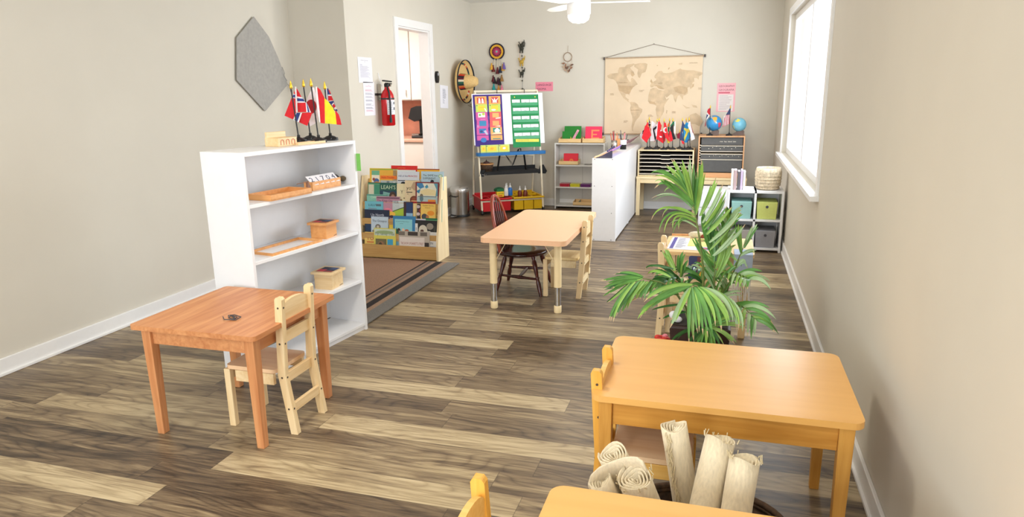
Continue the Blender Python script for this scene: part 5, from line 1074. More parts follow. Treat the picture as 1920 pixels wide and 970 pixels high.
def cup(label, x, y, z, m, pens, band=None, r=.033, h=.1, group='pencil cups on the divider'):
    t = thing('pencil_cup', label, 'pencil cup', (x, y, z), 0, group)
    P().lathe([(.0005, 0), (r, 0), (r, h), (r-.003, h), (r-.003, .004), (.0005, .004)], m, 18).build('cup', t)
    if band: P().lathe([(r+.0006, h*.5), (r+.0006, h)], band, 18, caps=False).build('band', t)
    for i, c_ in enumerate(pens):
        a = 2*PI*i/len(pens); p0 = Vector((.012*math.cos(a), .012*math.sin(a), .006)); p1 = Vector((.04*math.cos(a), .034*math.sin(a), .15+.02*(i % 3)))
        o = P().tube([p0, p1], .0042, flat(c_, .4, 'pencil'), 6).lathe([(.0042, 0), (.0005, .012)], flat((40, 34, 30)), 6, T(*p1)).build('pencil'); o.location = (x, y, z)
        nm = ('orange', 'light orange', 'dark red', 'tan', 'rust', 'crimson', 'peach') if band is None else ('grey', 'pink', 'light grey', 'black', 'salmon')
        tag(o, nm[i]+' pencil standing in the %s' % label, 'pencil', 'pencils in the '+('metal cup' if band is None else 'black and white cup'))
cup('metal pencil cup on the divider', -1.105, 7.42, zt, STEEL, [(236, 130, 70), (236, 150, 90), (150, 30, 34), (226, 190, 150), (220, 110, 60), (170, 50, 50), (240, 170, 130)])
cup('black cup with a white band on the divider', -1.02, 7.5, zt, BLACK, [(60, 60, 70), (230, 120, 130), (80, 80, 90), (40, 40, 50), (200, 150, 140)], PAPER)

# ------------------------------------------------------------------ puzzle-map racks on their table
t = thing('rack_table', 'long light wooden table under the two map racks at the back wall', 'table', (-.33, 8.16, 0))
P().box((0, 0, .43), (1.19, .46, .022), BIRCH).build('tabletop', t, bevel=.003)
for x, y in ((-.57, -.21), (-.57, .2), (.05, -.21), (.05, .2), (.57, -.21), (.57, .2)): P().box((x, y, .21), (.04, .04, .42), BIRCHZ).build('leg', t, bevel=.002)
P().box((0, -.21, .395), (1.1, .018, .05), BIRCH).build('apron', t); P().box((0, .2, .395), (1.1, .018, .05), BIRCH).build('apron', t)
DARKI = mat('dark_drawer_fill', (34, 28, 26), .6); WHL = mat('pale_tray_edge', (232, 220, 200), .5, var=.02)
def rack(label, x0, x1, z0, z1, y0, y1, m, lines, fill, side=.014):
    t = thing('map_rack', label, 'rack', ((x0+x1)/2, y0, z0)); w_ = x1-x0; h = z1-z0; d_ = y1-y0
    for s_ in (-1, 1): P().box((s_*(w_/2-side/2), d_/2, h/2), (side, d_, h), m).build('side_panel', t, bevel=.001)
    P().box((0, d_/2, h-.006), (w_-2*side, d_, .012), m).build('top', t, bevel=.001); P().box((0, d_/2, .006), (w_-2*side, d_, .012), m).build('bottom', t, bevel=.001)
    P().box((0, d_-.004, h/2), (w_-2*side, .008, h-.03), fill).build('back_panel', t)
    return t, w_, h, d_
t, w_, h, d_ = rack('low map rack with six pale tray fronts under the mini flags', -.918, -.305, .442, .738, 7.99, 8.37, BIRCHZ, 6, DARKI)
for k in range(6):
    z = .018+.043*k+.004; iw = w_/2-.016
    pts = [(-iw, z), (-.06, z), (-.04, z-.006), (.04, z-.006), (.06, z), (iw, z), (iw, z+.006), (.06, z+.007), (.04, z+.002), (-.04, z+.002), (-.06, z+.007), (-iw, z+.006)]
    P().prism(pts, -d_+.03, -.004, WHL, frame((0, 0, 0), (1, 0, 0), (0, 0, 1))).box((0, d_/2, z+.012), (w_-.05, d_-.06, .008), DARKI).build('tray', t)
DG = mat('slate_board', (84, 82, 80), .6, var=.06)
OK_ = wood('oak_rack', (222, 168, 120), (206, 148, 100), 2)
t, w_, h, d_ = rack('taller oak-coloured rack holding slate boards, right of the low map rack', -.263, .222, .442, .893, 7.99, 8.37, OK_, 4, DG)
for z, hh in ((.195, 0), (.255, 0), (.285, 0), (.345, 0)):
    P().box((.005, .18, z), (w_-.04, .35, .006), WHL).build('shelf', t)
for k in range(10): P().box((-w_/2+.02, .01, .1+.028*k), (.016, .012, .006), WHL).build('runner', t)
for (za, zb, yy) in ((.06, .19, .02), (.2, .25, .02), (.29, .34, .02), (.355, .435, .03)):
    P().box((.005, yy, (za+zb)/2), (w_-.05, .008, zb-za), DG).build('slate', t)
P().box((0, .004, .03), (w_-.03, .012, .045), wood('oak_rack_x', (222, 168, 120), (206, 148, 100), 0)).build('plinth', t)
q = P(); q.text('river  bay  island  lake', .02, WHL, frame((-.02, .0255, .385), (1, 0, 0), (0, 0, 1)), .17)
for k in range(10): q.box((-.12+.033*k+.01*(k % 2), .0155, .23+.008*(k % 3)), (.005, .001, .006), WHL)
for k in range(8): q.box((-.13+.04*k, .0155, .315+.012*(k % 3)), (.007, .001, .007), WHL)
q.build('chalk_marks', t)
# flags on the low rack
G2 = 'mini flags on the low map rack'
tr = lambda a, b: (1190+a/12.933, 215+b/12.933)
ZR = .7385
def rf(label, base, polys, topx, Y=8.08, hh=.29, gold=False):
    px, py = tr(base[0], base[1]); q = at(px, py, 2, ZR); q.y = 8.045+(800-base[1])*.0036
    q = Vector((at(px, py, 1, q.y).x, q.y, ZR)); tp = at(tr(*topx)[0], tr(*topx)[1], 1, q.y)
    desk_flag(label, (q.x, q.y), ZR, tp.z-ZR-.012, 1.12, G2, q.y-.006, polys, tr, lean=(tp.x-q.x, 0))
rf('white mini flag with black corner, behind the leftmost red one on the low rack', (365, 775), [('white', [(345, 190), (300, 230), (240, 330), (130, 480), (140, 560), (200, 660), (250, 640), (330, 420)]), ('black', [(230, 360), (190, 400), (185, 470), (215, 470), (240, 400)]),
    ('white', [(410, 150), (540, 240), (430, 300), (490, 640), (370, 640), (400, 500)]), ('black', [(365, 160), (390, 210), (380, 280), (340, 270), (340, 220)]), ('white', [(362, 200), (392, 210), (385, 222), (355, 220)])], (355, 110))
rf('leftmost red mini flag on the low map rack', (305, 790), [('red', [(310, 180), (330, 200), (345, 290), (405, 500), (330, 600), (290, 690), (170, 570), (210, 430), (250, 270), (270, 260)]), ('orange', [(305, 260), (335, 265), (345, 310), (315, 280)])], (310, 170))
rf('lilac white mini flag with a black bar, second group on the low rack', (548, 760), [('white', [(535, 230), (430, 300), (440, 420), (500, 640), (545, 600), (548, 250)]), ('black', [(535, 270), (420, 360), (430, 430), (500, 650), (520, 560), (475, 380), (532, 330)]), ('red', [(380, 350), (420, 300), (428, 330), (395, 410)]), ('red', [(450, 628), (492, 620), (492, 660)])], (548, 150))
rf('red mini flag with small white marks, centre left of the low rack', (508, 790), [('red', [(600, 150), (655, 270), (640, 340), (690, 420), (750, 540), (740, 640), (690, 700), (525, 590), (530, 500), (550, 200)]), ('white', [(553, 190), (562, 190), (535, 520), (515, 520)]), ('white', [(640, 350), (662, 400), (620, 405)]), ('white', [(600, 520), (665, 530), (650, 560), (612, 548)])], (595, 130))
rf('green, yellow and orange mini flag mostly hidden on the low rack', (812, 770), [('orange', [(840, 185), (842, 280), (790, 315), (800, 240)]), ('gyellow', [(770, 585), (830, 600), (855, 690), (795, 692)]), ('green', [(800, 310), (840, 290), (845, 400), (810, 420)])], (848, 140))
rf('red mini flag with a white crescent on the low rack', (705, 800), [('red', [(712, 190), (757, 200), (780, 300), (800, 420), (835, 560), (858, 660), (820, 640), (750, 560), (700, 420), (706, 300)]),
    ('white', [(745+50*math.cos(D(a)), 375+68*math.sin(D(a))) for a in range(-60, -301, -24)]+[(758+36*math.cos(D(a)), 375+50*math.sin(D(a))) for a in range(-290, -59, 24)])], (715, 150))
rf('black, green, white and red mini flag on the low rack', (918, 790), [('black', [(945, 190), (942, 430), (1000, 590), (932, 610), (850, 330), (870, 290)]), ('green', [(860, 270), (935, 170), (970, 165), (968, 190), (880, 290)]), ('white', [(947, 190), (995, 160), (988, 520), (960, 440)]), ('red', [(850, 380), (888, 425), (930, 620), (868, 662), (830, 520)]), ('green', [(945, 172), (962, 172), (966, 260), (950, 300)])], (925, 140))
rf('maroon mini flag low behind the navy one on the low rack', (1095, 765), [('maroon', [(1020, 490), (1090, 425), (1112, 520), (1090, 592), (1030, 572)])], (1095, 420))
rf('navy mini flag right of the gap on the low rack', (1212, 800), [('navy', [(1160, 150), (1215, 260), (1200, 330), (1150, 430), (1190, 640), (1090, 625), (1110, 430)]), ('red', [(1130, 620), (1200, 660), (1190, 722), (1148, 702)])], (1158, 135))
rf('blue mini flag with a yellow cross on the low rack', (1298, 775), [('sky', [(1250, 190), (1310, 200), (1312, 330), (1368, 520), (1280, 670), (1240, 685), (1130, 610), (1180, 350), (1215, 240)]), ('gyellow', [(1202, 318), (1260, 345), (1335, 330), (1345, 420), (1300, 430), (1205, 650), (1172, 630), (1250, 420), (1190, 345)])], (1252, 130))
rf('white mini flag with a dark edge, rightmost on the low rack', (1345, 790), [('white', [(1318, 170), (1345, 170), (1375, 280), (1462, 590), (1372, 632), (1350, 420), (1312, 330), (1290, 270)]), ('maroon', [(1345, 190), (1372, 260), (1432, 470), (1405, 440)]), ('navy', [(1300, 590), (1350, 610), (1262, 672)])], (1322, 120))
# globes and flags on the taller rack
ZG = .8935
def globe(label, px, py, r, patches, seas):
    q = at(px, py, 1, 8.16); t = thing('globe', label, 'globe', (q.x, 8.16, ZG), 0, 'globes on the oak rack')
    zc_ = q.z-ZG; sea = mat(seas[0], seas[1], .35, var=.05)
    b = P().ball((0, 0, zc_), r, sea, 28, 16)
    for (lon, lat, pts, c_) in patches:
        vs = []
        for dx, dz in pts:
            lo, la = D(lon+dx), D(lat+dz); vs.append((1.012*r*math.sin(lo)*math.cos(la), -1.012*r*math.cos(lo)*math.cos(la), zc_+1.012*r*math.sin(la)))
        cen = (sum(v[0] for v in vs)/len(vs), sum(v[1] for v in vs)/len(vs), sum(v[2] for v in vs)/len(vs)); cv = Vector(cen)-Vector((0, 0, zc_)); cv = cv.normalized()*r*1.03+Vector((0, 0, zc_))
        b.add(vs+[tuple(cv)], [(i, (i+1) % len(vs), len(vs)) for i in range(len(vs))], flat(c_, .5, 'land'), True)
    b.build('sphere', t)
    P().tube([(0, 0, .01), (0, 0, zc_-r+.004)], .004, DK, 8).build('pin', t)
    P().prism([(-.075, 0), (.055, 0), (.057, .045), (.044, .056), (.015, .054), (-.02, .04), (-.05, .018)], -.035, .035, mat('dark_wood_base', (96, 76, 66), .5, var=.2), FB).build('base', t, bevel=.006)
globe('blue globe with orange and red continents on the oak rack', 1339, 231, .086, [(4, 32, [(-34, 14), (-12, 20), (10, 22), (26, 14), (18, -4), (8, -18), (2, -26), (-8, -10), (-20, 4)], (238, 170, 60)), (44, -6, [(-16, 8), (0, 14), (16, 6), (14, -16), (2, -30), (-8, -16)], (214, 70, 90)), (-38, 52, [(-10, 6), (8, 8), (12, -4), (-8, -6)], (226, 210, 190)), (14, 8, [(-6, 6), (4, 4), (8, -4), (2, -8)], (240, 220, 190))], ('globe_blue', (50, 140, 196)))
globe('pale blue globe with yellow continents at the right end of the oak rack', 1386, 234, .076, [(-20, 40, [(-30, -6), (-14, 18), (16, 14), (30, 0), (10, -14), (-10, -14)], (236, 220, 90)), (-50, -14, [(-14, 12), (2, 6), (6, -12), (-4, -22)], (236, 220, 90))], ('globe_pale', (120, 190, 214)))
tg = lambda a, b: (1290+a/9.7, 190+b/9.7)
G3 = 'mini flags on the oak rack'
def gf(label, px, polys, top):
    q = at(px, 252, 1, 8.1); tp = at(tg(*top)[0], tg(*top)[1], 1, 8.1)
    desk_flag(label, (q.x, 8.1), ZG, tp.z-ZG-.012, 1.05, G3, 8.094, polys, tg, lean=(tp.x-q.x, 0))
gf('red mini flag with a dark lower fold left of the blue globe', 1330.5, [('dred', [(400, 120), (402, 250), (375, 240), (345, 190), (365, 140)]), ('white', [(345, 220), (385, 250), (345, 330), (330, 300)]), ('navy', [(340, 235), (372, 250), (330, 330), (325, 400), (318, 380)]), ('maroon', [(330, 350), (325, 440), (302, 470), (312, 400)])], (408, 110))
stripes = [('dred', [(700+0, 240), (755, 240), (755, 410), (630, 470), (650, 320)])]
for k in range(5): stripes.append(('white', [(742-22*k, 245+5*k), (750-22*k, 245+5*k), (738-22*k, 420+9*k), (730-22*k, 420+9*k)]))
stripes.append(('navy', [(765, 120), (765, 240), (688, 250)]))
gf('mini flag with red and white stripes and a navy corner between the globes', 1367, stripes, (772, 112))

# ------------------------------------------------------------------ right-hand side storage
t = thing('cube_shelf', 'white open cube shelf against the right wall, basket and books on top', 'shelf', (.29, 6.46, 0))
w_, d_, h = .46, .32, .535
for s_ in (-1, 0, 1): P().box((s_*(w_/2-.009), 0, h/2), (.018, d_, h), WHITE).build('upright', t, bevel=.001)
for z in (h-.009, .28, .03): P().box((0, 0, z), (w_-.036, d_, .018), WHITE).build('shelf', t, bevel=.001)
P().box((0, d_/2-.004, h/2), (w_-.04, .008, h-.04), WHITE).build('back_panel', t)
for k, (x, c_, hh, lb) in enumerate(((-.2, (232, 222, 210), .17, 'pale folder, leftmost standing on the white cube shelf'), (-.175, (176, 150, 150), .17, 'thick grey rose book standing on the cube shelf'), (-.145, (90, 84, 90), .16, 'dark grey book standing on the cube shelf'), (-.122, (196, 176, 220), .17, 'lilac book standing on the cube shelf'), (-.1, (228, 222, 214), .16, 'white book, rightmost standing on the cube shelf'))):
    o = thing('upright_book', lb, 'book', (.29+x, 6.42, h+.0005), 0, 'books standing on the cube shelf')
    wd = (.018, .026, .022, .016, .018)[k]; P().box((0, 0, hh/2), (wd, .13, hh), flat(c_, .5, 'cover')).box((0, -.0, hh/2+.001), (wd-.005, .128, hh), PAPER).build('cover', o)
t = thing('woven_basket', 'pale woven basket on the white cube shelf', 'basket', (.39, 6.45, h+.0005))
P().lathe([(.0005, 0), (.085, 0), (.105, .05), (.11, .15), (.1, .19), (.092, .19), (.1, .05), (.0005, .01)], WICKERL, 28).build('body', t)
for k in range(7): P().tube([((.095+.012*math.sin(k*.5))*math.cos(a*PI/14), (.095+.012*math.sin(k*.5))*math.sin(a*PI/14), .015+.027*k) for a in range(28)], .006, WICKERL, 5, closed=True).build('coil', t)
for k, (x, z, c_) in enumerate(((-.11, .29, (150, 196, 190)), (.1, .29, (206, 214, 120)), (-.11, .04, (170, 164, 160)), (.1, .04, (150, 150, 156)))):
    o = thing('storage_bin', ('teal bin in the upper left opening of the cube shelf', 'lime bin in the upper right opening of the cube shelf', 'grey bin in the lower left opening of the cube shelf', 'grey bin in the lower right opening of the cube shelf')[k], 'bin', (.29+x, 6.44, z+.0005), 0, 'bins in the cube shelf')
    P().box((0, 0, .075), (.17, .26, .15), flat(c_, .6, 'bin'), taper=.92).lathe([(.012, 0), (.012, .002)], INK, 10, T(0, -.131, .11) @ Matrix.Rotation(D(90), 4, 'X')).build('bin', o, bevel=.004)
t = thing('drawer_chest', 'low white drawer chest in front of the oak rack table', 'drawers', (-.05, 7.6, 0))
P().box((0, 0, .19), (.33, .3, .38), WHITE).build('body', t, bevel=.002)
for k in range(2):
    dd = P().box((0, -.156, .1+.18*k), (.31, .014, .165), WHITE).build('drawer', t, bevel=.002); P().ball((0, -.172, .1+.18*k), .01, CHROME, 10, 6).build('knob', dd)

# small table by the palm
desk('small pale wooden table beside the palm, with a placemat on it', -.3, .2, 3.975, 4.43, .5, wood('small_table_top', (240, 206, 150), (230, 188, 128), 0, scale=4), PALEZ, PALE, r=.035, leg=.05, ins=.02, cat='table', apron=.1)
t = thing('placemat', 'laminated placemat with a blue stripe and yellow panel on the small table', 'placemat', (-.285, 4.04, .5005), D(-2))
P().prism(rect(0, 0, .26, .34), 0, .0015, PAPER).build('sheet', t)
P().art(T(0, 0, .0015), .26, .34, [('r', .05, .04, .13, .97, (70, 60, 150)), ('l', .17, .1, .4, .95, 14, (150, 150, 170)), ('r', .42, .28, .85, .97, (236, 226, 130)), ('c', .68, .78, .14, .12, (150, 130, 50)), ('r', .64, .04, .97, .26, (200, 206, 226)), ('r', .72, .06, .9, .2, (50, 26, 40)), ('c', .82, .13, .05, .04, (226, 80, 110))]).build('print', t)
t = thing('wooden_spoon', 'long wooden spoon lying across the back of the small table', 'spoon', (-.28, 4.405, .512), D(-4))
P().tube([(0, 0, 0), (.12, 0, .004), (.2, 0, .01)], [.006, .007, .01], OAKBOX, 8).ball((.235, 0, .012), .028, OAKBOX, 12, 8, (1.3, .8, .35)).build('spoon', t)
t = thing('rolled_cloth', 'crumpled white cloth on the back corner of the small table', 'cloth', (-.13, 4.39, .5005)); P().ball((0, 0, .02), .03, LINEN, 12, 8, (1.7, .8, .7)).ball((.035, -.005, .015), .02, mat('rust_cloth', (150, 70, 50), .8), 10, 6, (1.2, .8, .7)).build('cloth', t)
t = thing('leaning_book', 'dark blue storybook with a golden figure standing below the small table edge', 'book', (-.075, 3.865, 0))
P().box((0, 0, .18), (.16, .05, .36), wood('step_crate', (212, 176, 120), (196, 154, 98), 2)).build('crate', t) if 0 else None
R = Matrix.Rotation(D(-10), 4, 'X')
P().prism(rrect(.15, .13, .012), -.006, 0, flat((40, 46, 96), .4, 'cover'), T(0, 0, .44) @ R @ FB @ T(0, 0, 0)).build('cover', t, bevel=.001)
P().art(T(0, 0, .44) @ R @ FB @ T(-.075, -.065, .0005), .15, .13, [('r', .3, .02, .97, .97, (110, 50, 50)), ('c', .6, .66, .2, .24, (240, 190, 60)), ('c', .66, .56, .1, .14, (240, 206, 176)), ('c', .6, .28, .22, .2, (226, 170, 50)), ('r', .45, .02, .8, .12, (180, 60, 50))]).build('cover_art', t)
P().box((0, .022, .19), (.12, .014, .38), PALEZ).box((0, .0, .372), (.16, .06, .012), PALE).box((0, .01, .01), (.14, .05, .02), PALE).build('stand', t)
t = thing('fringed_cloth', 'white and pale blue fringed cloth hanging at the right side of the small table', 'cloth', (.14, 3.965, .5))
FRC = mat('fringe_white', (226, 220, 214), .9, var=.05, bump=.4, scale=90); FRB = mat('fringe_blue', (176, 190, 214), .9, var=.05)
P().box((0, .06, .004), (.1, .14, .006), FRB).box((0, -.006, -.06), (.1, .006, .13), FRB).build('cloth', t, bevel=.002)
for k in range(12): P().tube([(-.046+.0083*k, -.006, -.12), (-.048+.0083*k+.003*math.sin(k), -.01, -.2), (-.046+.0083*k+.005*math.sin(k*2), -.006, -.26)], .003, FRC, 5).build('fringe', t)

# ------------------------------------------------------------------ palm
PX, PY = -.06, 3.32
DPOT = mat('dark_brown_pot', (58, 36, 30), .5, var=.15)
t = PT = thing('potted_palm', 'tall potted palm with arching fronds behind the middle desk', 'palm', (PX, PY, 0))
P().box((0, 0, .16), (.28, .26, .32), DPOT, taper=.8).build('pot', t, bevel=.01)
P().box((0, 0, .318), (.25, .23, .01), mat('potting_soil', (44, 32, 24), .95, var=.4, bump=1.)).build('soil', t)
rnd = random.Random(11)
def blade(p, base, mid_, tip, wd, m, droop=.0):
    """a folded leaf strip from base over mid to tip"""
    base, mid_, tip = Vector(base), Vector(mid_), Vector(tip); n = 9; L = []
    c = mid_*2-(base+tip)/2
    for i in range(n+1):
        u = i/n; q = base*(1-u)**2+c*2*u*(1-u)+tip*u*u; L.append(q)
    vs = []; vd = Vector((0, -1, .25)).normalized()
    for i, q in enumerate(L):
        u = i/n; tn = (L[min(i+1, n)]-L[max(i-1, 0)]).normalized(); sd = tn.cross(vd)
        if sd.length < .1: sd = Vector((1, 0, 0))
        sd.normalize(); nn = sd.cross(tn)
        ww = wd*(min(1, (u+.06)*3.2)**.7)*(1-u**3.2)*.5+.0004
        vs += [q-sd*ww+nn*ww*.35, q, q+sd*ww+nn*ww*.35]
    fs = []
    for i in range(n):
        a = 3*i; fs += [(a, a+1, a+4, a+3), (a+1, a+2, a+5, a+4)]
    k = n-1
    p.add(vs[:3*k+3], fs[:2*k], m, True)
    p.add(vs[3*k:], fs[:2], LEAFT if rnd.random() < .55 else m, True)
def Q(px, py, y): v = at(px, py, 1, y); return Vector((v.x-PX, v.y-PY, v.z))
def frond(name, rachis, leaves, y0=None, r0=.007):
    """rachis: [(px, py, y)...]; leaves: (tip, via or None, base, depth of tip, width, material)"""
    f = P(); pts = [Q(*r) for r in rachis]; n = len(pts)
    f.tube(pts, [r0*(1-.75*i/(n-1)) for i in range(n)], STEM, 7)
    for tip, via, bs, yt, wd, m in leaves:
        yb = None; best = 1e9
        for i in range(len(rachis)-1):      # depth of the nearest point on the rachis
            for k in range(9):
                u = k/8; x = rachis[i][0]*(1-u)+rachis[i+1][0]*u; y = rachis[i][1]*(1-u)+rachis[i+1][1]*u; dd = (x-bs[0])**2+(y-bs[1])**2
                if dd < best: best = dd; yb = rachis[i][2]*(1-u)+rachis[i+1][2]*u
        b_ = Q(bs[0], bs[1], yb); e_ = Q(tip[0], tip[1], yb+yt)
        v_ = Q(via[0], via[1], yb+yt*.45) if via else (b_+e_)/2+Vector((0, 0, .006))
        blade(f, b_, v_, e_, wd, m)
        for s_ in ((-1, 1) if wd > .012 else (1,)):       # the finer leaflets growing between
            o = Vector((rnd.uniform(.006, .02)*s_, rnd.uniform(-.03, .03), rnd.uniform(-.012, .012))); L2 = rnd.uniform(.82, 1.02)
            e2 = b_+(e_-b_)*L2+o; blade(f, b_+o*.25, b_+(v_-b_)*L2+o*.6, e2, wd*rnd.uniform(.55, .8), rnd.choice([m, m, Lg, Ll]))
    return f.build(name, PT)
Lg, Ll, Ld, Lp = LEAF, LEAFL, LEAFD, LEAFP
W1 = .0155
frond('frond', [(1312, 640, 3.32), (1319, 560, 3.3), (1318, 500, 3.27), (1312, 450, 3.25), (1305, 410, 3.25), (1299, 380, 3.26), (1291, 350, 3.28)], [
    ((1250, 309), None, (1283, 347), .05, W1, Ll), ((1262, 298), None, (1286, 352), .08, W1, Ll), ((1279, 300), None, (1294, 362), .1, W1*1.2, Ll), ((1293, 292), None, (1297, 372), .06, W1*.8, Lp), ((1300, 307), None, (1304, 392), .1, W1*1.2, Lg),
    ((1315, 299), (1314, 345), (1306, 398), -.05, W1*1.3, Ll), ((1317, 315), (1313, 350), (1304, 402), .02, W1*1.1, Lg), ((1343, 331), (1331, 366), (1313, 405), .05, W1*1.1, Ll), ((1356, 344), (1340, 380), (1317, 418), .0, W1, Lp), ((1362, 355), (1345, 390), (1320, 424), -.04, W1, Ll), ((1359, 372), (1345, 402), (1322, 430), .05, W1, Lp),
    ((1372, 388), (1352, 412), (1325, 440), -.02, W1*1.1, Ll), ((1385, 395), (1364, 424), (1330, 455), .0, W1, Lp), ((1378, 415), (1358, 440), (1332, 468), .05, W1, Lp), ((1398, 420), (1372, 450), (1338, 480), .02, W1, Lp),
    ((1220, 325), (1252, 328), (1297, 372), -.05, W1*1.1, Lg), ((1243, 336), (1263, 352), (1301, 384), -.08, W1*1.5, Lg), ((1226, 344), (1250, 341), (1300, 380), .0, W1*.5, Ll), ((1222, 372), (1262, 365), (1302, 396), .04, W1*.45, Lp),
    ((1221, 413), (1249, 389), (1303, 405), -.1, W1*.6, Ll), ((1235, 436), (1258, 400), (1304, 410), -.12, W1*.7, Lg), ((1261, 428), (1272, 405), (1306, 418), -.1, W1*.7, Ll), ((1256, 419), (1280, 413), (1308, 428), -.05, W1*.5, Lp), ((1262, 438), (1276, 413), (1306, 414), -.06, W1*.6, Lg), ((1230, 352), (1256, 346), (1300, 388), -.02, W1, Lg), ((1270, 315), (1281, 335), (1296, 370), .0, W1, Lg), ((1285, 312), (1290, 340), (1300, 384), -.04, W1, Ll)], r0=.0075)
frond('frond', [(1300, 620, 3.3), (1285, 575, 3.2), (1262, 543, 3.1), (1240, 530, 3.04), (1215, 524, 3.0), (1195, 521, 2.98)], [
    ((1153, 515), (1178, 513), (1205, 520), -.02, W1*.9, Ld), ((1128, 528), (1165, 520), (1203, 521), -.05, W1, Lg), ((1131, 541), (1160, 529), (1198, 524), -.08, W1, Lg), ((1133, 544), (1165, 534), (1204, 523), -.03, W1*.9, Ld), ((1130, 556), (1152, 543), (1180, 528), -.06, W1*.8, Lg), ((1137, 567), (1158, 552), (1182, 530), -.04, W1*.9, Ld),
    ((1145, 603), (1160, 565), (1190, 528), -.08, W1*1.3, Lg), ((1155, 594), (1172, 560), (1198, 528), -.05, W1*1.3, Lg), ((1164, 590), (1180, 560), (1204, 528), .0, W1*1.2, Ll), ((1171, 577), (1185, 552), (1208, 528), .0, W1*1.3, Lg), ((1184, 563), (1195, 545), (1215, 528), .02, W1*1.2, Ll), ((1200, 562), (1208, 545), (1222, 528), .0, W1, Lg), ((1212, 552), (1218, 540), (1230, 529), .02, W1*1.3, Ll), ((1178, 566), (1195, 558), (1222, 535), .1, W1*.5, LEAFT),
    ((1210, 505), (1225, 498), (1262, 505), .05, W1*.6, Ld), ((1222, 515), (1235, 508), (1260, 520), .1, W1*1.1, Ld), ((1240, 560), (1243, 545), (1250, 535), .0, W1, Ld)], r0=.006)
frond('frond', [(1335, 660, 3.25), (1345, 600, 3.1), (1335, 560, 2.98), (1318, 542, 2.9), (1298, 535, 2.86)], [
    ((1207, 567), (1245, 541), (1298, 534), -.06, W1*1.1, Ll), ((1200, 583), (1240, 556), (1296, 535), -.1, W1*1.5, Lg), ((1200, 597), (1225, 567), (1280, 537), -.08, W1*1.1, Ll), ((1255, 617), (1275, 576), (1294, 540), -.1, W1*1.5, Lp), ((1301, 641), (1297, 590), (1296, 540), -.08, W1*1.4, Ll), ((1318, 628), (1312, 580), (1299, 540), -.1, W1*1.2, Lg),
    ((1336, 624), (1322, 575), (1302, 538), -.12, W1*1.3, Lg), ((1353, 622), (1340, 575), (1308, 538), -.12, W1*1.4, Lg), ((1364, 612), (1350, 572), (1312, 539), -.1, W1*1.3, Ll), ((1375, 606), (1358, 562), (1318, 540), -.08, W1*1.2, Lp), ((1392, 622), (1378, 572), (1325, 543), -.1, W1*1.1, Lp), ((1384, 622), (1366, 570), (1320, 542), -.06, W1, Lp), ((1330, 600), (1322, 570), (1306, 540), -.02, W1, Ld), ((1345, 600), (1335, 565), (1312, 540), -.02, W1, Lg)], r0=.0065)
frond('frond', [(1330, 655, 3.35), (1352, 590, 3.4), (1368, 530, 3.42), (1385, 485, 3.4), (1400, 450, 3.35)], [
    ((1300, 498), (1330, 500), (1362, 540), .0, W1, Lp), ((1310, 470), (1335, 485), (1370, 520), .05, W1, Ll), ((1330, 455), (1352, 478), (1376, 505), .0, W1*1.1, Ll), ((1345, 440), (1362, 468), (1384, 490), .05, W1, Lp), ((1398, 500), (1392, 488), (1376, 505), .0, W1, Lp), ((1418, 470), (1405, 470), (1388, 480), .0, W1, Lp), ((1400, 540), (1385, 520), (1368, 530), -.05, W1, Lp), ((1420, 420), (1410, 436), (1395, 465), .0, W1, Lp), ((1385, 420), (1385, 440), (1390, 475), .0, W1, Ll), ((1340, 520), (1352, 528), (1360, 555), -.05, W1*.8, Lg)], r0=.006)
frond('frond', [(1325, 650, 3.3), (1332, 600, 3.33), (1340, 540, 3.35), (1340, 480, 3.35)], [
    ((1318, 395), (1322, 430), (1338, 485), .0, W1*1.4, Lg), ((1342, 430), (1342, 450), (1340, 490), .05, W1*1.4, Lg), ((1335, 408), (1334, 440), (1341, 490), .1, W1*1.2, Ld), ((1360, 425), (1356, 460), (1342, 505), .0, W1*1.1, Ll), ((1370, 450), (1362, 480), (1343, 520), .02, W1*1.2, Ll), ((1295, 500), (1315, 505), (1340, 545), -.05, W1*.9, Lp), ((1300, 440), (1315, 470), (1339, 510), .0, W1, Lg), ((1248, 465), (1256, 485), (1266, 508), .1, W1*1.2, Ll), ((1380, 500), (1365, 510), (1342, 545), .0, W1, Lg), ((1395, 550), (1370, 548), (1335, 570), -.04, W1*.8, Lp)], r0=.006)
frond('frond', [(1305, 655, 3.28), (1290, 600, 3.3), (1275, 560, 3.35), (1262, 530, 3.4)], [
    ((1246, 466), (1254, 485), (1264, 508), .02, W1, Ll), ((1282, 470), (1276, 488), (1275, 512), .0, W1*1.2, Lg), ((1290, 488), (1283, 500), (1278, 520), .0, W1, Lg), ((1228, 500), (1245, 502), (1268, 520), .0, W1, Ld), ((1225, 520), (1240, 520), (1268, 530), .0, W1*1.2, Ld), ((1232, 545), (1250, 545), (1272, 552), -.04, W1, Ld), ((1315, 540), (1300, 545), (1280, 560), .0, W1*1.1, Ld), ((1222, 582), (1245, 575), (1285, 570), -.05, W1*.7, Ld), ((1240, 600), (1260, 590), (1290, 585), -.05, W1*.8, Ld), ((1300, 520), (1288, 530), (1276, 548), .0, W1, Ld)], r0=.0055)
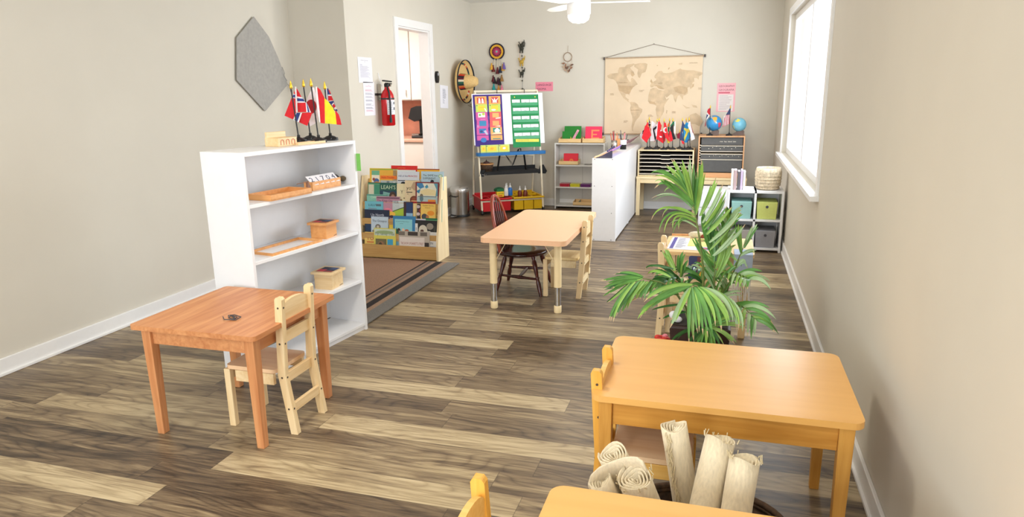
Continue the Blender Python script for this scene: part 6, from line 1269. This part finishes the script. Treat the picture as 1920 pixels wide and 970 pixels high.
frond('frond', [(1330, 640, 3.22), (1325, 625, 3.1), (1318, 612, 3.0)], [
    ((1258, 640), (1282, 622), (1318, 615), -.1, W1*.9, Ld), ((1290, 650), (1300, 632), (1320, 614), -.1, W1, Ld), ((1305, 655), (1312, 632), (1322, 614), -.1, W1*1.1, Lg), ((1318, 655), (1320, 636), (1324, 614), -.1, W1*1.1, Ld), ((1335, 655), (1332, 636), (1326, 614), -.1, W1*1.1, Lg), ((1350, 650), (1342, 630), (1328, 614), -.1, W1, Ld), ((1378, 646), (1356, 624), (1330, 614), -.06, W1, Ll), ((1366, 590), (1350, 596), (1332, 612), -.02, W1*.9, Lg), ((1352, 578), (1342, 594), (1328, 612), .0, W1, Ld), ((1404, 588), (1370, 592), (1334, 610), .0, W1*.8, Ll), ((1402, 615), (1372, 606), (1334, 612), -.02, W1*.7, Ll)], r0=.005)
def auto_frond(rachis, n, ln, wd, seed, mats, side=(1, -1), droop=.5, r0=.006, fwd=.6):
    rr = random.Random(seed); f = P(); pts = [Q(*r) for r in rachis]; m_ = len(pts); sm_ = []
    for i in range(33):
        u = i/32*(m_-1); k = min(int(u), m_-2); a = u-k; p0, p1, p2, p3 = pts[max(k-1, 0)], pts[k], pts[k+1], pts[min(k+2, m_-1)]
        sm_.append(.5*((2*p1)+(p2-p0)*a+(2*p0-5*p1+4*p2-p3)*a*a+(3*p1-p0-3*p2+p3)*a**3))
    f.tube(sm_, [r0*(1-.8*i/32) for i in range(33)], STEM, 7)
    for j in range(n):
        u = .38+.62*j/(n-1); i = min(int(u*32), 31); b_ = sm_[i]; tn = (sm_[i+1]-sm_[i]).normalized(); sd = tn.cross(Vector((0, 0, 1)))
        if sd.length < .3: sd = Vector((.9, -.4, 0))
        sd.normalize()
        for s_ in side:
            L_ = ln*(1-.45*abs(2*u-1.15))*rr.uniform(.85, 1.1); d_ = (sd*s_*(1-.35*u)+tn*fwd*(.6+u)+Vector((0, 0, .25))).normalized()
            e_ = b_+d_*L_-Vector((0, 0, droop*L_*rr.uniform(.6, 1.1))); v_ = b_+d_*L_*.52-Vector((0, 0, droop*L_*.08))
            blade(f, b_, v_, e_, wd*rr.uniform(.85, 1.1), rr.choice(mats))
    return f.build('frond', PT)
auto_frond([(1318, 650, 3.32), (1300, 570, 3.3), (1272, 525, 3.25), (1240, 530, 3.2)], 9, .14, .016, 3, [Ld, Ld, Lg])
auto_frond([(1325, 650, 3.3), (1350, 560, 3.35), (1378, 520, 3.3), (1405, 525, 3.2)], 10, .17, .017, 5, [Lg, Lp, Ll])
auto_frond([(1322, 640, 3.34), (1336, 540, 3.42), (1350, 460, 3.45), (1368, 410, 3.4)], 12, .17, .017, 8, [Ll, Lp, Lg], droop=.25, fwd=.8)
auto_frond([(1318, 640, 3.32), (1322, 560, 3.38), (1312, 520, 3.42), (1290, 505, 3.5)], 8, .13, .017, 9, [Ld, Lg])
auto_frond([(1330, 640, 3.25), (1360, 585, 3.15), (1390, 575, 3.05), (1415, 600, 2.98)], 9, .15, .016, 12, [Lp, Lg, Ll])
t = thing('flower_pot', 'small dark pot of red artificial flowers beside the palm pot', 'flower pot', (-.245, 3.42, 0))
P().lathe([(.0005, 0), (.034, 0), (.045, .12), (.04, .12), (.0005, .11)], DPOT, 18).build('pot', t)
RF = mat('red_petal', (206, 50, 36), .6, var=.3, scale=50); PF = mat('pink_petal', (226, 130, 140), .6, var=.2)
for k in range(6):
    a = k*PI/3; P().tube([(0, 0, .1), (.02*math.cos(a), .02*math.sin(a), .16)], .002, STEM, 5).ball((.024*math.cos(a), .024*math.sin(a), .168+.008*(k % 2)), .017, PF if k == 1 else RF, 10, 6, (1, 1, .8)).build('flower', t)
t = thing('toy_figure', 'small white toy figure standing on the palm pot rim', 'toy', (-.185, 3.24, .3245)); P().ball((0, 0, .035), .02, PAPER, 12, 8).ball((.02, 0, .015), .017, PAPER, 12, 8, (1.3, .8, .9)).build('figure', t)

# ------------------------------------------------------------------ rolled work rugs in a basket
t = thing('rug_basket', 'dark wicker basket holding the rolled linen rugs between the two desks', 'basket', (.0, 1.69, 0))
q = P(); pr = []
def oval(a, b, z, n=36): return [(a*math.cos(2*PI*k/n), b*math.sin(2*PI*k/n), z) for k in range(n)]
rings = [(.17, .13, .0), (.185, .14, .08), (.2, .15, .2), (.21, .155, .3), (.2, .147, .3), (.18, .135, .1), (.16, .12, .015)]
vs = []; fs = []
for a, b, z in rings: vs += oval(a, b, z)
for i in range(len(rings)-1):
    for k in range(36): fs.append((i*36+k, i*36+(k+1) % 36, (i+1)*36+(k+1) % 36, (i+1)*36+k))
fs.append(tuple(range(36))[::-1]); fs.append(tuple(range(216, 252)))
q.add(vs, fs, WICKER, True); q.build('body', t)
for z in (.3, .312): P().tube(oval(.205, .151, z), .009, WICKER, 6, closed=True).build('rim_braid', t)
for k in range(9): P().tube(oval(.17+.0042*k+.006, .13+.003*k+.006, .02+.032*k), .007, WICKER, 5, closed=True).build('weave', t)
def roll(label, p0, p1, r_, turns=4.6, th=.0034, fringe=None, flap=False, loose=1.):
    r = r_*1.14; p0, p1 = Vector(p0), Vector(p1); t = thing('rolled_rug', label, 'rug', p0, 0, 'rolled linen rugs in the basket')
    z = (p1-p0); ln = z.length; z = z.normalized(); x = z.cross(Vector((0, 0, 1))).normalized(); y = z.cross(x)
    M = Matrix(((x.x, y.x, z.x, 0), (x.y, y.y, z.y, 0), (x.z, y.z, z.z, 0), (0, 0, 0, 1)))
    n = int(turns*18); vs = []; fs = []; segs = 6
    rr = random.Random(int(r*1e5)+int(p0.x*1e4)); ph = rr.uniform(0, 6)
    for j in range(segs+1):
        for i in range(n+1):
            u = i/n; a = ph+turns*2*PI*u; rad = r*(.1+.9*u)+.0012*math.sin(a*3+j); d_ = .006*math.sin(a*2.1+ph)*(1 if j == 0 else 0)+.01*(1-u)*(j == 0)
            vs.append((rad*math.cos(a), rad*math.sin(a)*.92, ln*j/segs+d_))
    for j in range(segs):
        for i in range(n): a = j*(n+1)+i; fs.append((a, a+1, a+n+2, a+n+1))
    P().add(vs, fs, LINEN, True, M).build('roll', t, solid=th)
    if fringe == 'side':
        q = P()
        for k in range(90):
            fd = Vector((-.45, -1, 0)); a0 = math.atan2(fd.dot(y), fd.dot(x))+D(rr.uniform(-9, 9))
            s0 = Vector((r*1.02*math.cos(a0), r*1.02*math.sin(a0), ln*(.01+.9*k/90))); d1 = Vector((rr.uniform(-.008, .008), rr.uniform(-.006, .006), rr.uniform(.012, .03)))
            q.tube([M @ s0, M @ (s0*1.0+Vector((s0.x*.12, s0.y*.12, .006))), M @ (s0+d1+Vector((s0.x*.1, s0.y*.1, 0)))], .0016, LINEN2, 5)
        q.build('fringe', t)
    if fringe == 'end':
        q = P()
        for k in range(16):
            a = rr.uniform(0, 2*PI); s0 = Vector((r*math.cos(a), r*math.sin(a), .004)); q.tube([M @ s0, M @ (s0+Vector((rr.uniform(-.006, .006), rr.uniform(-.006, .006), -rr.uniform(.008, .018))))], .0014, LINEN2, 5)
        q.build('fringe', t)
    return t
roll('linen rug roll at the upper left of the basket, spiral end showing', at(1148, 850, 1, 1.66), at(1232, 1010, 1, 1.83), .037)
roll('linen rug roll in the middle of the left group, widest open spiral', at(1190, 895, 1, 1.585), at(1250, 1040, 1, 1.70), .041, fringe='end')
roll('linen rug roll lowest on the left of the basket', at(1126, 902, 1, 1.60), at(1186, 1040, 1, 1.585), .03)
roll('upright linen rug roll with a thick side fringe', at(1264, 797, 1, 1.80), at(1305, 1050, 1, 1.79), .036, fringe='side')
roll('tall smooth linen rug roll leaning right, with a fringed top', at(1352, 822, 1, 1.74), at(1292, 1090, 1, 1.62), .037, fringe='end')
roll('linen rug roll at the far right of the basket', at(1398, 860, 1, 1.68), at(1362, 1090, 1, 1.60), .036, fringe='end')
t = thing('draped_rug', 'loosely folded linen rug draped over the left rolls', 'rug', (-.2, 1.6, .35), 0, 'rolled linen rugs in the basket')
cp = [(1102, 912, 1.6), (1108, 892, 1.6), (1125, 876, 1.61), (1148, 866, 1.62), (1172, 858, 1.61), (1194, 858, 1.6), (1207, 868, 1.59)]
vs = []; fs = []; cc = [at(a, b, 1, c_) for a, b, c_ in cp]; N_ = 24; pts = []
for i in range(N_+1):
    u = i/N_*(len(cc)-1); k = min(int(u), len(cc)-2); f_ = u-k; pts.append(cc[k].lerp(cc[k+1], f_))
dv = (at(1250, 1040, 1, 1.70)-at(1192, 898, 1, 1.585)).normalized()*.17
for j in range(5):
    for q_ in pts: v_ = q_+dv*(j/4)*(1.)-Vector((-.2, 1.6, .35)); vs.append(tuple(v_))
for j in range(4):
    for i in range(N_): a = j*(N_+1)+i; fs.append((a, a+1, a+N_+2, a+N_+1))
P().add(vs, fs, LINEN, True).build('cloth', t, solid=.005, subsurf=1)

# ------------------------------------------------------------------ ceiling fan, and added lamps out of view
FX, FY = -1.228, 6.1
t = thing('ceiling_fan', 'white ceiling fan with a lit round lamp', 'ceiling fan', (FX, FY, 0))
WF = mat('white_fan', (244, 244, 244), .35, var=.005)
P().lathe([(.07, 2.40), (.07, 2.449)], WF, 24).build('canopy', t); P().lathe([(.014, 2.14), (.014, 2.41)], WF, 12).build('downrod', t)
P().lathe([(.09, 2.02), (.1, 2.03), (.1, 2.16), (.085, 2.185), (.03, 2.2)], WF, 32).build('motor_housing', t)
EM_ = mat('lamp_glass_lit', (255, 244, 224), .4, emis=9., var=.001)
P().lathe([(.0005, 1.955), (.05, 1.961), (.082, 1.982), (.092, 2.01), (.092, 2.018)], EM_, 32).build('lamp_glass', t)
for k in range(3):
    a = D(8+120*k); R = Matrix.Translation((0, 0, .03)) @ Matrix.Rotation(a, 4, 'Z')
    P().add([(.09, -.04, 2.085), (.2, -.065, 2.078), (.5, -.07, 2.078), (.58, -.04, 2.08), (.59, .0, 2.082), (.57, .04, 2.09), (.48, .06, 2.095), (.2, .05, 2.095), (.09, .035, 2.09)], [tuple(range(9))], WF, False, R).build('blade', t, solid=.007)
def lamp(label, x, y):  # unseen fixtures added to go with the ceiling fill lights
    t = thing('added_ceiling_lamp', label, 'ceiling lamp', (x, y, 0)); P().lathe([(.2, ZC-.03), (.2, ZC-.001)], WF, 32).build('base', t); P().lathe([(.0005, ZC-.1), (.1, ZC-.09), (.18, ZC-.06), (.195, ZC-.03)], EM_, 32).build('diffuser', t)
lamp('added round ceiling lamp, out of view over the middle of the room', -1.3, 2.2); lamp('added round ceiling lamp, out of view by the added rear window', -1.6, -.6)
lamp('added round ceiling lamp, out of view in the kitchen beyond the doorway', -4.2, 6.9)
l = bpy.data.lights.new('fan_lamp_light', 'POINT'); l.energy = 22; l.color = (1, .9, .76); l.shadow_soft_size = .08
o = bpy.data.objects.new('fan_lamp_light', l); COL.objects.link(o); o.location = (FX, FY, 1.86)
